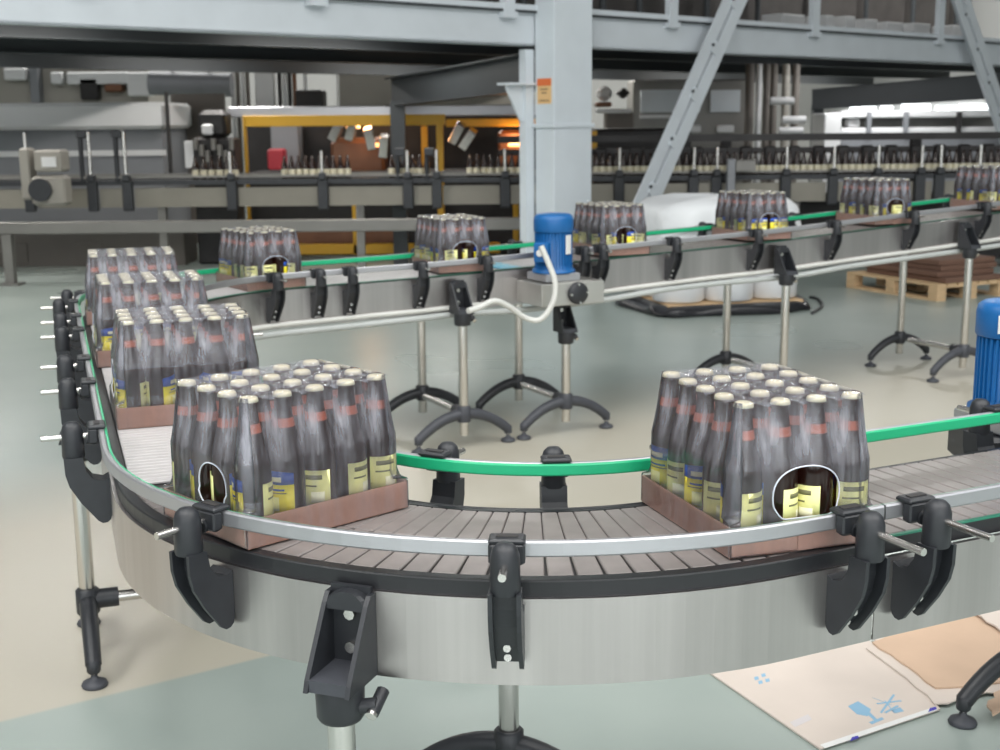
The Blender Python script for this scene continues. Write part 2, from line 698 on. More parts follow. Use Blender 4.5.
def build_conveyor(cv, s0, s1, kind):
    """kind: 'near' straight, 'curve' (curve, left lane, far lane to the motor), 'far'"""
    body = MB()
    for sg in (1, -1):
        a, b = .194 * sg, .197 * sg
        zt = -.028 if kind != 'far' else -.005
        prof = [(b, zt), (b, -.171), (b - .014 * sg, -.171), (b - .014 * sg, -.169), (a, -.169), (a, zt - .002), (a - .006 * sg, zt - .002), (a - .006 * sg, zt)]
        mb = MB()
        sweep(mb, prof, s0, s1, M['skirt'], False)
        if kind == 'curve':
            sweep(mb, rect(a, b, -.03, -.005) if sg > 0 else rect(b, a, -.03, -.005), S_P3 + .3, s1, M['skirt'])
        part('side_plate', mb, cv)
    ws = MB()
    for sg in (1, -1):
        segs = [(s0, S_P3 + .3 if kind == 'curve' else s1)]
        for a0, b0 in segs:
            if kind == 'curve':
                sweep(ws, [(.1675 * sg, -.03), (.1675 * sg, -.0006), (.184 * sg, -.0006), (.185 * sg, -.0005 if sg > 0 else 0.0004), (.188 * sg, -.0008 if sg > 0 else .0004), (.190 * sg, -.003), (.190 * sg, -.03), (.18 * sg, -.03)], a0, b0, M['wear'])
            else:
                sweep(ws, [(.168 * sg, -.03), (.168 * sg, -.002), (.178 * sg, -.002), (.178 * sg, -.03)], a0, b0, M['wear'])
    part('wear_strip', ws, cv)
    if True:
        gs = MB()
        for sg in ((1,) if kind == 'near' else (1, -1)):
            sweep(gs, [(.168 * sg, -.002), (.168 * sg, .0004), (.176 * sg, .0004), (.178 * sg, -.002)], s0 if kind != 'curve' else S_P3 + .3, s1, M['greenedge'])
        part('edge_strip', gs, cv, 'thin dull green strip along the belt edge')
    bed = MB()
    sweep(bed, rect(-.167, .167, -.03, -.0075), s0, s1, M['bed'])
    part('bed_plate', bed, cv)
    ch = MB()
    if kind == 'near':
        chain(ch, s0, s1, .0381, [(-.164, .164, 0)], M['chain'])
    elif kind == 'curve':
        chain(ch, s0, S_P2 - .05, .0381, [(-.164, -.002, 0), (.002, .164, .0012)], M['chain'], .0017)
        for i in range(int((S_P2 - .05 - s0) / .0381)):
            T = frame(s0 + (i + .5) * .0381, .004, -.0002)
            ch.slab([(.016 * math.cos(PI * k / 6 - PI / 2), .0145 * math.sin(PI * k / 6 - PI / 2)) for k in range(7)], -.003, .0006, M['chain'], T)
        part('chain_belt', ch, cv, 'grey chain plates around the curve')
        ch = MB()
        chain(ch, S_P2 - .04, s1, .0254, [(-.164, .164, 0)], M['chainwhite'], .003)
        part('chain_belt', ch, cv, 'pale fine chain plates of the rear run')
        ch = None
    else:
        chain(ch, s0, s1, .0381, [(-.164, .164, 0)], M['chain'])
    if ch:
        part('chain_belt', ch, cv)
    # guide rails: grey profile with a green strip towards the packs
    def rails(sg, a0, b0, of=None):
        mb = MB()
        sweep(mb, [(.201 * sg, .047), (.201 * sg, .069), (.204 * sg, .071), (.211 * sg, .071), (.213 * sg, .068), (.213 * sg, .048), (.21 * sg, .045), (.204 * sg, .045)], a0, b0, M['alu'], False, of)
        r = part('guide_rail', mb, cv, 'grey aluminium guide rail')
        mb = MB()
        top = .068 if sg > 0 and kind != 'far' else .07
        if sg > 0:
            top = .0685
        sweep(mb, [(.195 * sg, .05), (.195 * sg, top - .003), (.197 * sg, top), (.2005 * sg, top), (.2005 * sg, .047), (.197 * sg, .047)], a0, b0, M['green'], False, of)
        g = link('rail_strip', mb.mesh('rail_strip'), r)
        g['label'] = 'green plastic strip on the guide rail'
    rails(1, s0, s1)
    rails(-1, s0, s1, rail_extra if kind != 'far' else None)
    return cv


cv_near = root('straight_conveyor', (*(P1 + U2(A1) * -.9), 0), 'straight stainless conveyor at lower right with bare chain and blue motor behind it', 'conveyor', 'bottling line conveyors')
build_conveyor(cv_near, S_R0, S_JOIN, 'near')
cv_curve = root('curved_conveyor', (C1.x - .3, C1.y - .6, 0), 'large curved stainless conveyor with grey chain and green guide rails sweeping around the front', 'conveyor', 'bottling line conveyors')
build_conveyor(cv_curve, S_JOIN + .004, S_J2 - .004, 'curve')
cv_far = root('straight_conveyor', (*path(S_J2 + 1.3)[0], 0), 'far stainless conveyor climbing to the right from the small blue motor', 'conveyor', 'bottling line conveyors')
build_conveyor(cv_far, S_J2, S_END, 'far')

# ---- guide brackets
for s in (-.231, -1.03, -1.73):
    add_bracket(cv_near, frame(s, .197), BR3)
for s in (-.88, -1.48):
    add_bracket(cv_near, frame_in(s, -.197))
for s in (-.09, .376, .785, 1.385, 1.896, 2.25, 2.80, 3.13, 3.52, 3.74):
    add_bracket(cv_curve, frame(s, .197), BR3 if s < 0 else BR)
for s in (-.075, .282, .655, 1.75, 2.6):
    add_bracket(cv_curve, frame_in(s, -.197 + min(0, rail_extra(s)) * .98))
for s in (4.648, 4.911, 5.06, 5.402, 5.734, 6.265):
    add_bracket(cv_curve, frame_in(fs(s), -.197), BR2)
for s in (4.95, 5.6, 6.15):
    add_bracket(cv_curve, frame(fs(s), .197), BR2)
for s in (6.37, 6.805, 7.328, 7.862, 8.436, 9.004, 9.6):
    add_bracket(cv_far, frame_in(fs(s), -.197), BR2)
for s in (6.8, 7.36, 8.0, 8.62, 9.25):
    add_bracket(cv_far, frame(fs(s), .197), BR2)
# ---- support legs
add_leg(cv_curve, frame(.575, .197), False)
add_leg(cv_curve, frame(2.3, .197), False, .42)
for s, cv in ((5.62, cv_curve), (6.177, cv_curve), (7.536, cv_far), (8.89, cv_far)):
    add_leg(cv, frame_in(fs(s - .035), -.232, -.15 if s == 6.177 else 0), True, .43)
    add_leg(cv, frame(fs(s), .197), False)
# inner posts of the near lane stand further out and carry a cross arm under the belt
def inner_post(cv, s, o, arm):
    T = frame(s, o)
    z = T.translation.z
    T = T @ Matrix.Translation((0, 0, -z))
    mb = MB()
    mb.lathe([(.021, .06), (.0225, .062), (.0225, .6), (.021, .602)], M['steel'], 18)
    p = part('support_leg', mb, cv, Mx=T)
    link('arch_foot', ARCH_D, p)
    for me in PADS:
        link('levelling_foot', me, p)
    mb = MB()
    mb.cyl((-.03, 0, .575), (arm, 0, .575), .018, M['steel'], 12)
    mb.lathe([(.03, .54), (.034, .545), (.034, .605), (.03, .61)], M['black'], 16)
    mb.box((arm, 0, .615), (.03, .06, .12), M['black'], ch=.005)
    link('cross_arm', mb.mesh('cross_arm'), p)
inner_post(cv_curve, .575, -.525, .35)
inner_post(cv_near, -1.31, -.44, .27)
# screws on the near side plate
for s, dz in ((-.235, -.128), (-.6, -.10), (-.9, -.10)):
    mb = MB()
    T = frame(s, .197, dz)
    mb.cyl(T @ Vector((0, 0, 0)), T @ Vector((.009, 0, 0)), .0075, M['steel'], 6, smooth=False)
    part('bolt', mb, cv_near)
# blue comb plates where the far lane meets the motor drive, and the drive bearing
mb = MB()
for k in range(4):
    T = frame(fs(5.93), 0, .0015)
    mb.box((-.12 + k * .08, 0, -.002), (.06, .16, .003), M['cyan'], T, .002)
part('transfer_plate', mb, cv_curve, 'light blue comb plates at the belt end')
T = frame_in(fs(6.09), -.192)
mb = MB()
mb.box((.1275, .0, -.11), (.245, .34, .105), M['steel2'], T, .003)
mb.box((.1375, .0, -.0555), (.215, .20, .006), M['steel2'], T, .002)
part('drive_housing', mb, cv_curve)
mb = MB()
T2 = T @ Matrix.Translation((.25, -.02, -.108)) @ Matrix.Rotation(PI / 2, 4, 'Y')
mb.lathe([(.052, 0), (.052, .016), (.044, .022), (.002, .024)], M['black'], 24, T2)
b = part('bearing_cover', mb, cv_curve)
mb = MB()
for k in range(4):
    a = PI / 4 + k * PI / 2 + .7
    mb.cyl(T2 @ Vector((.043 * math.cos(a), .043 * math.sin(a), .012)), T2 @ Vector((.043 * math.cos(a), .043 * math.sin(a), .026)), .006, M['steel'], 8)
link('bolt', mb.mesh('bolt'), b)

def along0(s, o, dz):
    return frame(s, o, dz).translation
# ------------------------------------------------------------------ electric motors (upright, on the side of the belt)
def motor(T, r, h, label, cap_plate, turn=-.9):
    rt = root('electric_motor', T.translation, label, 'motor', 'blue conveyor motors')
    mb = MB()
    mb.lathe([(r * 1.15, 0), (r * 1.15, .012), (r * .98, .018), (r * .98, .03), (r * .93, .034), (r * .93, h * .7), (r * .9, h * .7)], M['blue'], 36, T)
    for k in range(36):
        a = 2 * PI * k / 36
        mb.box((r * .95, 0, h * .37), (r * .12, r * .055, h * .62), M['blue'], T @ Matrix.Rotation(a, 4, 'Z'))
    body = part('motor_body', mb, rt)
    mb = MB()
    mb.lathe([(r * 1.04, h * .69), (r * 1.06, h * .7), (r * 1.06, h * .9), (r * 1.02, h * .955), (r * .9, h * .985), (r * .5, h), (.001, h)], M['blue'], 36, T)
    part('fan_cover', mb, rt)
    mb = MB()
    mb.box((-r * .2, -r * 1.12, h * .36), (r * .8, r * .5, h * .34), M['blue'], T @ Matrix.Rotation(turn, 4, 'Z'), .006)
    mb.cyl(T @ Matrix.Rotation(turn, 4, 'Z') @ Vector((-r * .2, -r * 1.36, h * .36)), T @ Matrix.Rotation(turn, 4, 'Z') @ Vector((-r * .2, -r * 1.55, h * .36)), .016, M['plate'], 12)
    part('terminal_box', mb, rt)
    mb = MB()
    z0, z1 = (h * .32, h * .64) if not cap_plate else (h * .74, h * .9)
    n = 6
    rr = r * 1.075 if cap_plate else r * 1.03
    a0, a1 = (-.2, .25) if not cap_plate else (-.52, .05)
    base = Matrix.Rotation(-PI / 2 + (.35 if not cap_plate else -.68), 4, 'Z')
    vs = []
    for zz in (z0, z1):
        for k in range(n + 1):
            a = a0 + (a1 - a0) * k / n
            vs.append((rr * math.cos(a), rr * math.sin(a), zz))
    for zz in (z0, z1):
        for k in range(n + 1):
            a = a0 + (a1 - a0) * k / n
            vs.append(((rr - .004) * math.cos(a), (rr - .004) * math.sin(a), zz))
    fs = []
    for k in range(n):
        fs += [(k, k + 1, n + 2 + k, n + 1 + k), (2 * n + 2 + k, 3 * n + 3 + k, 3 * n + 4 + k, 2 * n + 3 + k),
               (k, 2 * n + 2 + k, 2 * n + 3 + k, k + 1), (n + 1 + k, n + 2 + k, 3 * n + 4 + k, 3 * n + 3 + k)]
    mb.add(vs, fs, M['plate'], False, T @ base)
    part('nameplate', mb, rt, 'pale nameplate')
    mb = MB()
    mb.box((0, 0, -.02), (r * 2.1, r * 2.1, .036), M['alu'], T, .004)
    part('mounting_flange', mb, rt)
    return rt
MOT1 = Matrix.Translation(along0(fs(6.045), -.335, -.012)) @ Matrix.Rotation(A3, 4, 'Z')
motor(MOT1, .088, .275, 'small blue electric motor standing on the far conveyor beside its drive bearing', False)
q = atY(1013, 400, 2.95)
MOT2 = Matrix.Translation((q.x, q.y, .83)) @ Matrix.Rotation(.35, 4, 'Z')
motor(MOT2, .088, .262, 'blue finned electric motor behind the green rail at the right edge', True, 1.6)
mb = MB()
Tm = Matrix.Translation((q.x, q.y, 0))
mb.box((0, 0, .745), (.22, .22, .09), M['black'], Tm, .01)
o = part('motor_bracket', mb, cv_near)
mb = MB()
mb.cyl((q.x, q.y, .60), (q.x, q.y, .70), .03, M['steel'])
link('bracket_post', mb.mesh('bracket_post'), o)

# ------------------------------------------------------------------ conduits
def spline(pts, n=8):
    pts = [Vector(p) for p in pts]
    P_ = [pts[0] * 2 - pts[1]] + pts + [pts[-1] * 2 - pts[-2]]
    out = []
    for i in range(1, len(P_) - 2):
        a, b, c, d = P_[i - 1:i + 3]
        for k in range(n):
            t = k / n
            out.append(.5 * ((2 * b) + (c - a) * t + (2 * a - 5 * b + 4 * c - d) * t * t + (3 * b - a - 3 * c + d) * t ** 3))
    out.append(pts[-1])
    return out
def conduit(pts, r, m, label, grp='conduits along the far conveyor'):
    mb = MB()
    mb.tube(spline(pts), r, m, 12)
    o = link('cable_conduit', mb.mesh('cable_conduit'))
    tag(o, label, 'cable', grp)
    return o
def along(s, o, dz):
    return frame(fs(s), o, dz).translation
conduit([along(s, -.213, d) for s, d in ((4.42, -.150), (4.7, -.152), (5.1, -.150), (5.4, -.150), (5.76, -.149))], .011, M['hose'], 'white straight pipe under the far conveyor, left of its first leg')
conduit([along(s, -.2145, d) for s, d in ((4.40, -.186), (4.7, -.19), (5.1, -.188), (5.4, -.184), (5.62, -.182), (5.9, -.198), (6.2, -.20), (6.42, -.198), (6.75, -.184), (7.1, -.183), (7.6, -.196), (8.0, -.186), (8.5, -.187), (9.0, -.19), (9.7, -.188))], .0145, M['hose2'], 'long grey sagging hose running under the whole far conveyor')
conduit([along(s, -.213, d) for s, d in ((6.34, -.158), (6.6, -.154), (7.0, -.151), (7.5, -.153), (8.0, -.151), (8.4, -.152), (8.9, -.152), (9.7, -.153))], .011, M['hose'], 'white pipe under the far conveyor, right of the small blue motor')
mp = MOT1.translation
loop = [(541, 246), (548, 262), (555, 282), (553, 302), (541, 319), (526, 318), (508, 306), (494, 301), (480, 307), (468, 311)]
yy = mp.y - .14
conduit([atY(px, py, yy - .03 - .004 * i if i < 6 else yy - .06 - .045 * (i - 5)) for i, (px, py) in enumerate(loop)], .0135, M['hose'], 'pale looped hose hanging from the small blue motor')

# ------------------------------------------------------------------ beer packs
D = .067
BOT = MB()
prof = [(.001, .003), (.028, .0), (.0325, .004), (.0333, .01), (.0333, .119), (.0327, .129), (.0298, .146), (.0246, .168), (.0196, .189), (.0165, .206), (.0147, .222), (.0140, .236), (.0152, .238), (.0152, .242), (.0135, .245)]
BOT.lathe(prof, M['glass'], 20)
BOT_ME = BOT.mesh('bottle')
CAP = MB()
ring = []
for r_, z_, w_ in ((.0152, .2405, .0012), (.0158, .243, .0006), (.0150, .2475, 0), (.0120, .2492, 0), (.001, .2496, 0)):
    ring.append([((r_ + w_ * math.cos(k * PI)) * math.cos(2 * PI * k / 42), (r_ + w_ * math.cos(k * PI)) * math.sin(2 * PI * k / 42), z_) for k in range(42)])
CAP.rings(ring, M['cap'], True, caps=False)
CAP_ME = CAP.mesh('cap')
def wrap(mb, a0, a1, z0, z1, r, m, n=10, bulge=None):
    vs, fs = [], []
    for k in range(n + 1):
        a = a0 + (a1 - a0) * k / n
        top = z1 + (bulge * math.sin(PI * k / n) if bulge else 0)
        for rr, zz in ((r, z0), (r, top), (r - .0006, top), (r - .0006, z0)):
            vs.append((rr * math.cos(a), rr * math.sin(a), zz))
    for k in range(n):
        for j in range(4):
            fs.append((k * 4 + j, k * 4 + (j + 1) % 4, k * 4 + 4 + (j + 1) % 4, k * 4 + 4 + j))
    mb.add(vs, fs, m, True)
RL = .0338
LAB = MB()
wrap(LAB, -1.15, 1.15, .040, .092, RL, M['labely'])
wrap(LAB, -1.15, 1.15, .092, .112, RL, M['labelb'], bulge=.004)
wrap(LAB, -.45, .35, .046, .070, RL + .0002, M['labelp'])
wrap(LAB, -.75, .75, .076, .078, RL + .0002, M['labelt'])
wrap(LAB, -.6, .65, .081, .0845, RL + .0002, M['labelb'])
wrap(LAB, -.55, .5, .097, .1055, RL + .0002, M['labelw'])
LAB_ME = LAB.mesh('label')
BLA = MB()
wrap(BLA, PI - .95, PI + .95, .040, .104, RL, M['labelp'])
wrap(BLA, PI - .6, PI + .5, .088, .096, RL + .0002, M['labelt'])
wrap(BLA, PI - .65, PI + .2, .075, .078, RL + .0002, M['labelt'])
wrap(BLA, PI - .1, PI + .6, .047, .066, RL + .0002, M['labelw'])
BLA_ME = BLA.mesh('back_label')
NEC = MB()
n_ = 20
NEC.rings([[(r_ * math.cos(2 * PI * j / n_), r_ * math.sin(2 * PI * j / n_), z_) for j in range(n_)] for r_, z_ in ((.0200, .1890), (.0172, .2045))], M['neckl'], True, caps=False)
NEC_ME = NEC.mesh('neck_label')

HX, HY = 2 * D, 2.5 * D
TRAY = MB()
tx, ty, tt, th = HX + .0045, HY + .0045, .003, .05
TRAY.box((0, 0, .0015), (2 * tx, 2 * ty, .003), M['card'])
for sg in (-1, 1):
    TRAY.box((sg * (tx - tt / 2), 0, th / 2), (tt, 2 * ty, th), M['card'])
    TRAY.box((0, sg * (ty - tt / 2), th / 2), (2 * tx, tt, th), M['card'])
    TRAY.box((0, sg * (ty + .0012), th / 2 - .002), (.03, .0016, th - .006), M['card'])
TRAY_ME = TRAY.mesh('tray')
TRAY_ME_Z = .0035

def film_mesh(hole_x, hole_w, hole_h, hole_z):
    mb = MB()
    zs = [.002, .02, .04, .0505, .056] + [.06 + .004 * k for k in range(48)] + [.2500]
    # perimeter parameter: side index and fraction
    per = []
    NXs, NYs = 76, 92
    for side in range(4):
        n = NXs if side % 2 == 0 else NYs
        for k in range(n):
            per.append((side, k / n))
    def rf(z):
        if z < .14: return .0345
        t = min(1, (z - .14) / (.249 - .14))
        return .0345 + (.0168 - .0345) * (t ** .85)
    rows = []
    slack = []
    rnd = random.Random(3)
    wav = [(rnd.uniform(20, 60), rnd.uniform(0, 6), rnd.uniform(.0003, .0009)) for _ in range(5)]
    for z in zs:
        r = rf(z)
        hx, hy = HX - D / 2 + r, HY - D / 2 + r
        if z < .052:
            hx, hy = tx + .0022, ty + .0032
        elif z < .075:
            t = (z - .052) / .023
            hx, hy = (tx + .002) * (1 - t) + hx * t, (ty + .003) * (1 - t) + hy * t
        rc = min(r, hx * .4) if z > .056 else .006
        tz = max(0, min(1, (z - .125) / .06)) * max(0, min(1, (.2505 - z) / .035))
        row = []
        for side, f in per:
            L = hx if side % 2 == 0 else hy
            nb = 4 if side % 2 == 0 else 5
            w = -L + 2 * L * f
            # gathered between the necks
            bpos = ((w / (L) * (nb / 2 if z < .14 else (nb - 1 + 2 * r / D) / 2)) + nb / 2) % 1.0
            mid = abs(math.cos(PI * bpos)) ** 2.5
            ins = .0055 * tz * mid + sum(A_ * math.sin(fr * w + ph + z * 40) for fr, ph, A_ in wav) * (1 if z > .06 else 0)
            slack.append(min(1, .12 + .88 * tz * mid ** .6 if z > .14 else .05 + .3 * mid * max(0, (z - .06) / .08)))
            d_ = L - abs(w)
            cor = rc - math.sqrt(max(0, rc * rc - (rc - d_) ** 2)) if d_ < rc else 0
            off = (hy if side % 2 == 0 else hx) - ins * min(1, d_ / .03) - cor
            if side == 0: row.append((w, -off, z))
            elif side == 1: row.append((off, w, z))
            elif side == 2: row.append((-w, off, z))
            else: row.append((-off, -w, z))
        rows.append(row)
    n = len(per)
    vs = [p for r_ in rows for p in r_]
    fs = []
    for i in range(len(rows) - 1):
        for j in range(n):
            k = (j + 1) % n
            sd = per[j][0]
            if sd in (0, 2):
                c = [sum(rows[a][b][q] for a, b in ((i, j), (i, k), (i + 1, j), (i + 1, k))) / 4 for q in range(3)]
                ex = (c[0] - (hole_x if sd == 0 else -hole_x)) / hole_w
                ez = (c[2] - hole_z) / hole_h
                if abs(ex) ** 2.3 + abs(ez) ** 2.3 < 1 and c[2] > .056:
                    continue
            fs.append((i * n + j, i * n + k, (i + 1) * n + k, (i + 1) * n + j))
    mb.add(vs, fs, M['film'], True)
    # top sheet
    r = .0168
    hx, hy = HX - D / 2 + r, HY - D / 2 + r
    nx, ny = 36, 44
    vs, fs = [], []
    for j in range(ny + 1):
        for i in range(nx + 1):
            x, y = -hx + 2 * hx * i / nx, -hy + 2 * hy * j / ny
            dx = min(abs(x - (q - 1.5) * D) for q in range(4))
            dy = min(abs(y - (q - 2) * D) for q in range(5))
            dd = math.hypot(dx, dy)
            z = .2502 - .010 * max(0, min(1, (dd - .016) / .022)) ** 1.3
            vs.append((x, y, z))
            slack.append(.22 + .25 * min(1, dd / .03))
    for j in range(ny):
        for i in range(nx):
            a = j * (nx + 1) + i
            fs.append((a, a + 1, a + nx + 2, a + nx + 1))
    mb.add(vs, fs, M['film'], True)
    me = mb.mesh('shrink_film')
    at = me.attributes.new('slack', 'FLOAT', 'POINT')
    at.data.foreach_set('value', slack)
    return me

def rim_mesh(hole_x, hole_w, hole_h, hole_z):
    out = []
    for sg in (-1, 1):
        mb = MB()
        pts = []
        for k in range(41):
            a = 2 * PI * k / 40
            c_, s_ = math.cos(a), math.sin(a)
            x = hole_w * math.copysign(abs(c_) ** (2 / 2.3), c_)
            z = max(.056, hole_z + hole_h * math.copysign(abs(s_) ** (2 / 2.3), s_))
            off = HY - D / 2 + (.0345 if z < .14 else .0345 - .0177 * ((z - .14) / .109) ** .85) + .0005
            if z < .075:
                off = max(off, HY + .0045)
            pts.append(((x + hole_x) * -sg, sg * off, z))
        mb.tube(pts, .0015, M['filmrim'], 6)
        out.append(mb.mesh('film_edge'))
    return out

FILMS = [film_mesh(.0, .062, .048, .094), film_mesh(.03, .044, .04, .088)]
RIMS = [rim_mesh(.0, .062, .048, .094), rim_mesh(.03, .044, .04, .088)]
PACKS = 'shrink wrapped beer packs on the conveyor'
def pack(x, y, z, yaw, label, var=0, flip=False):
    rt = root('beer_pack', (x, y, z + .001), label, 'beer pack', PACKS, world=False)
    rt.rotation_euler = (0, 0, yaw + (PI if flip else 0))
    link('tray', TRAY_ME, rt)
    f = link('shrink_film', FILMS[var], rt)
    for me in RIMS[var]:
        link('film_edge', me, f)
    for i in range(4):
        for j in range(5):
            b = link('bottle', BOT_ME, rt, Matrix.Translation(((i - 1.5) * D, (j - 2) * D, TRAY_ME_Z - .003)) @ Matrix.Rotation(random.uniform(0, 2 * PI), 4, 'Z'))
            link('cap', CAP_ME, b)
            link('label', LAB_ME, b)
            link('back_label', BLA_ME, b)
            link('neck_label', NEC_ME, b)
    return rt
pack(.447, 2.190, ZB, .317, 'large beer pack at front right with an arched opening in its film')
pack(-.392, 2.269, ZB, 2.326 , 'large beer pack at front left on the curve, brown tray turned to the right', 1)
pack(-.778, 3.12, zb(1.75), 1.907, 'beer pack on the left run, nearest of the three in a line')
pack(-1.068, 3.91, zb(2.55), 1.914, 'beer pack on the left run, middle of the three in a line')
pack(-1.358, 4.75, zb(3.45), 1.88, 'beer pack on the left run, farthest back of the three in a line')
labs = ['beer pack on the far bend just right of the three in a line', 'beer pack on the far conveyor left of the small blue motor', 'beer pack just right of the small blue motor, in front of the slanted brace',
        'beer pack in front of the white wrapped load', 'beer pack second from the right edge on the far conveyor', 'beer pack cut by the right edge on the far conveyor']
for lb, s in zip(labs, (4.72, 5.674, 6.571, 7.488, 8.387, 9.304)):
    p, a, z = path(fs(s))
    yaw = .43 if s > 5 else .60
    sl = (zb(fs(s) + .15) - zb(fs(s) - .15)) / .3
    rt = pack(p.x, p.y, z + .16 * abs(sl), yaw, lb)

# ------------------------------------------------------------------ cardboard and goods on the floor
M['cardw'] = mat('pale printed cardboard', (210, 198, 188), .8, 0, .03, 6)
M['cardb'] = mat('brown cardboard', (200, 172, 148), .85, 0, .06, 5)
M['cardd'] = mat('dark brown cardboard', (112, 84, 70), .85, 0, .08, 5)
M['ink'] = mat('pale blue print', (140, 180, 206), .8)
M['ink2'] = mat('dark blue print', (70, 66, 170), .8)
M['wood'] = mat('pallet wood', (202, 172, 134), .75, 0, .12, 6, stretch=(1, 1, 6))
M['wrapw'] = mat('white stretch wrap', (226, 228, 230), .38, 0, .02, 6, bump=.25)
M['blackfilm'] = mat('black plastic sheet', (34, 34, 38), .3, 0, .1, 10, bump=.6)
M['paper'] = mat('white paper', (228, 228, 226), .7)


def FP(px, py):
    v = atZ(px, py, 0)
    return (v.x, v.y)


def sheet(name, poly, z, t, m, label, cat, group=None, curl=None):
    mb = MB()
    mb.slab(poly, z, z + t, m)
    o = link(name, mb.mesh(name))
    return tag(o, label, cat, group)


GS = 'flattened cardboard sheets on the floor'
a_, b_, c_, d_ = FP(820, 751), FP(706, 672), FP(872, 640), FP(940, 711)
up = lambda p, k: (p[0] + k * (b_[0] - a_[0]), p[1] + k * (b_[1] - a_[1]))
poly = [a_, d_, FP(905, 668), FP(868, 642), up(FP(868, 642), .25), up(b_, .25)]
white = sheet('cardboard_sheet', poly, .002, .005, M['cardw'], 'pale cardboard sheet with blue handling marks on the floor under the conveyor', 'cardboard', GS)
def up3(px, py): v = atZ(px, py, .008); return (v.x, v.y)
def inks(name, polys, m=None):
    pr = MB()
    for k, pts in enumerate(polys):
        pr.slab([up3(*p) for p in pts], .0072, .0076 + .00005 * k, m or M['ink'])
    link(name, pr.mesh(name), white)
inks('goblet_mark', [[(848, 706), (858, 701), (871, 709), (868, 716), (857, 714)], [(865, 712), (869, 711), (877, 719), (874, 720)], [(869, 722), (882, 717), (884, 719), (872, 724)]])
inks('sun_mark', [[a, (a[0] + 2, a[1] + 1), (b[0] + 2, b[1] + 1), b] for a, b in (((884, 700), (893, 712)), ((876, 703), (900, 700)), ((893, 694), (880, 712)), ((872, 697), (890, 704)), ((884, 712), (897, 705)))])
inks('square_mark', [[(891, 710), (900, 707), (904, 711), (895, 713)]])
for x, y in ((754, 677), (761, 674), (765, 679), (758, 681)):
    inks('small_mark', [[(x, y), (x + 4, y - 1), (x + 5, y + 2), (x + 1, y + 3)]])
inks('faded_mark', [[(790, 722), (808, 714), (812, 719), (795, 727)]], mat('faded grey print', (206, 200, 200), .8))
pr = MB()
pr.slab([up3(825, 748), up3(938, 709.5), up3(935, 706.5), up3(820, 744.5)], .0072, .0075, M['paper'])
for x, y in ((850, 742), (928, 713)):
    pr.slab([up3(x, y - 1), up3(x + 9, y - 4), up3(x + 8, y - 6.5), up3(x + 2, y - 5)], .0076, .0079, M['ink2'])
link('edge_tape', pr.mesh('edge_tape'), white)['label'] = 'white edge strip with dark blue marks'
rnd = random.Random(5)
def torn(pts, n=7, amp=.012):
    out = []
    for i in range(len(pts)):
        a, b = Vector(pts[i]), Vector(pts[(i + 1) % len(pts)])
        nn = n if (b - a).length > .1 else 2
        nrm = Vector((-(b - a).y, (b - a).x)).normalized()
        for k in range(nn):
            out.append(tuple(a.lerp(b, k / nn) + nrm * (rnd.uniform(-amp, amp) if k else 0)))
    return out
sheet('cardboard_sheet', torn([FP(866, 652), FP(934, 708), FP(1010, 694), FP(1080, 640), FP(960, 610), FP(880, 634)]), .009, .004, M['cardw'], 'torn pale cardboard piece lying on the printed sheet, under the brown pieces', 'cardboard', GS)
sheet('cardboard_sheet', torn([FP(872, 648), FP(935, 694), FP(985, 690), FP(1120, 668), FP(1060, 608), FP(930, 625)], 7, .006), .014, .005, M['cardb'], 'large brown cardboard piece with curved torn edge at lower right', 'cardboard', GS)
sheet('cardboard_sheet', torn([FP(986, 714), FP(992, 724), FP(1012, 716), FP(1016, 698), FP(1004, 690)], 6, .006), .0195, .005, M['cardb'], 'brown cardboard piece at the far lower right edge behind the black foot', 'cardboard', GS)
sheet('cardboard_sheet', torn([FP(960, 612), FP(1000, 640), FP(1120, 640), FP(1080, 590), FP(1000, 590)], 6, .006), .0205 + .0045, .005, M['cardw'], 'pale cardboard piece on top, beside the conveyor edge at right', 'cardboard', GS)

# wooden pallet with flattened cartons
c0 = Vector(FP(936.5, 302)).to_3d()
e1 = (Vector(FP(850, 288)).to_3d() - c0).normalized()
e2 = Vector((-e1.y, e1.x, 0)) * (-1 if Vector((-e1.y, e1.x, 0)).x < 0 else 1)
Tp = Matrix(((e1.x, e2.x, 0, c0.x), (e1.y, e2.y, 0, c0.y), (0, 0, 1, 0), (0, 0, 0, 1)))
pl = root('wooden_pallet', c0, 'light wooden pallet on the floor behind the far conveyor at right', 'pallet')
Lp, Wp = 1.1, .80
for k in range(7):
    mb = MB(); mb.box((Lp / 2, .05 + k * (Wp - .1) / 6, .134), (Lp, .095, .02), M['wood'], Tp); part('deck_board', mb, pl)
for x in (.05, Lp / 2, Lp - .05):
    for y in (.05, Wp / 2, Wp - .05):
        mb = MB(); mb.box((x, y, .066), (.1, .1, .088), M['wood'], Tp); part('block', mb, pl)
    mb = MB(); mb.box((x, Wp / 2, .117), (.1, Wp, .014), M['wood'], Tp); part('stringer', mb, pl)
for y in (.05, Wp / 2, Wp - .05):
    mb = MB(); mb.box((Lp / 2, y, .011), (Lp, .1, .02), M['wood'], Tp); part('bottom_board', mb, pl)
GC = 'flattened cartons stacked on the pallet'
names = ['bottom of the stack', 'second from the bottom of the stack', 'third from the bottom of the stack', 'on top of the stack']
for k in range(4):
    mb = MB()
    mb.box((Lp * .46 + rnd.uniform(-.03, .03), Wp * .52 + rnd.uniform(-.03, .03), .146 + .022 + k * .046), (Lp * (.86 - .04 * k), Wp * .8, .043), M['cardd'], Tp, .004)
    tag(link('carton_bundle', mb.mesh('carton_bundle')), 'brown bundle of flat cartons on the wooden pallet, ' + names[k], 'cardboard', GC)

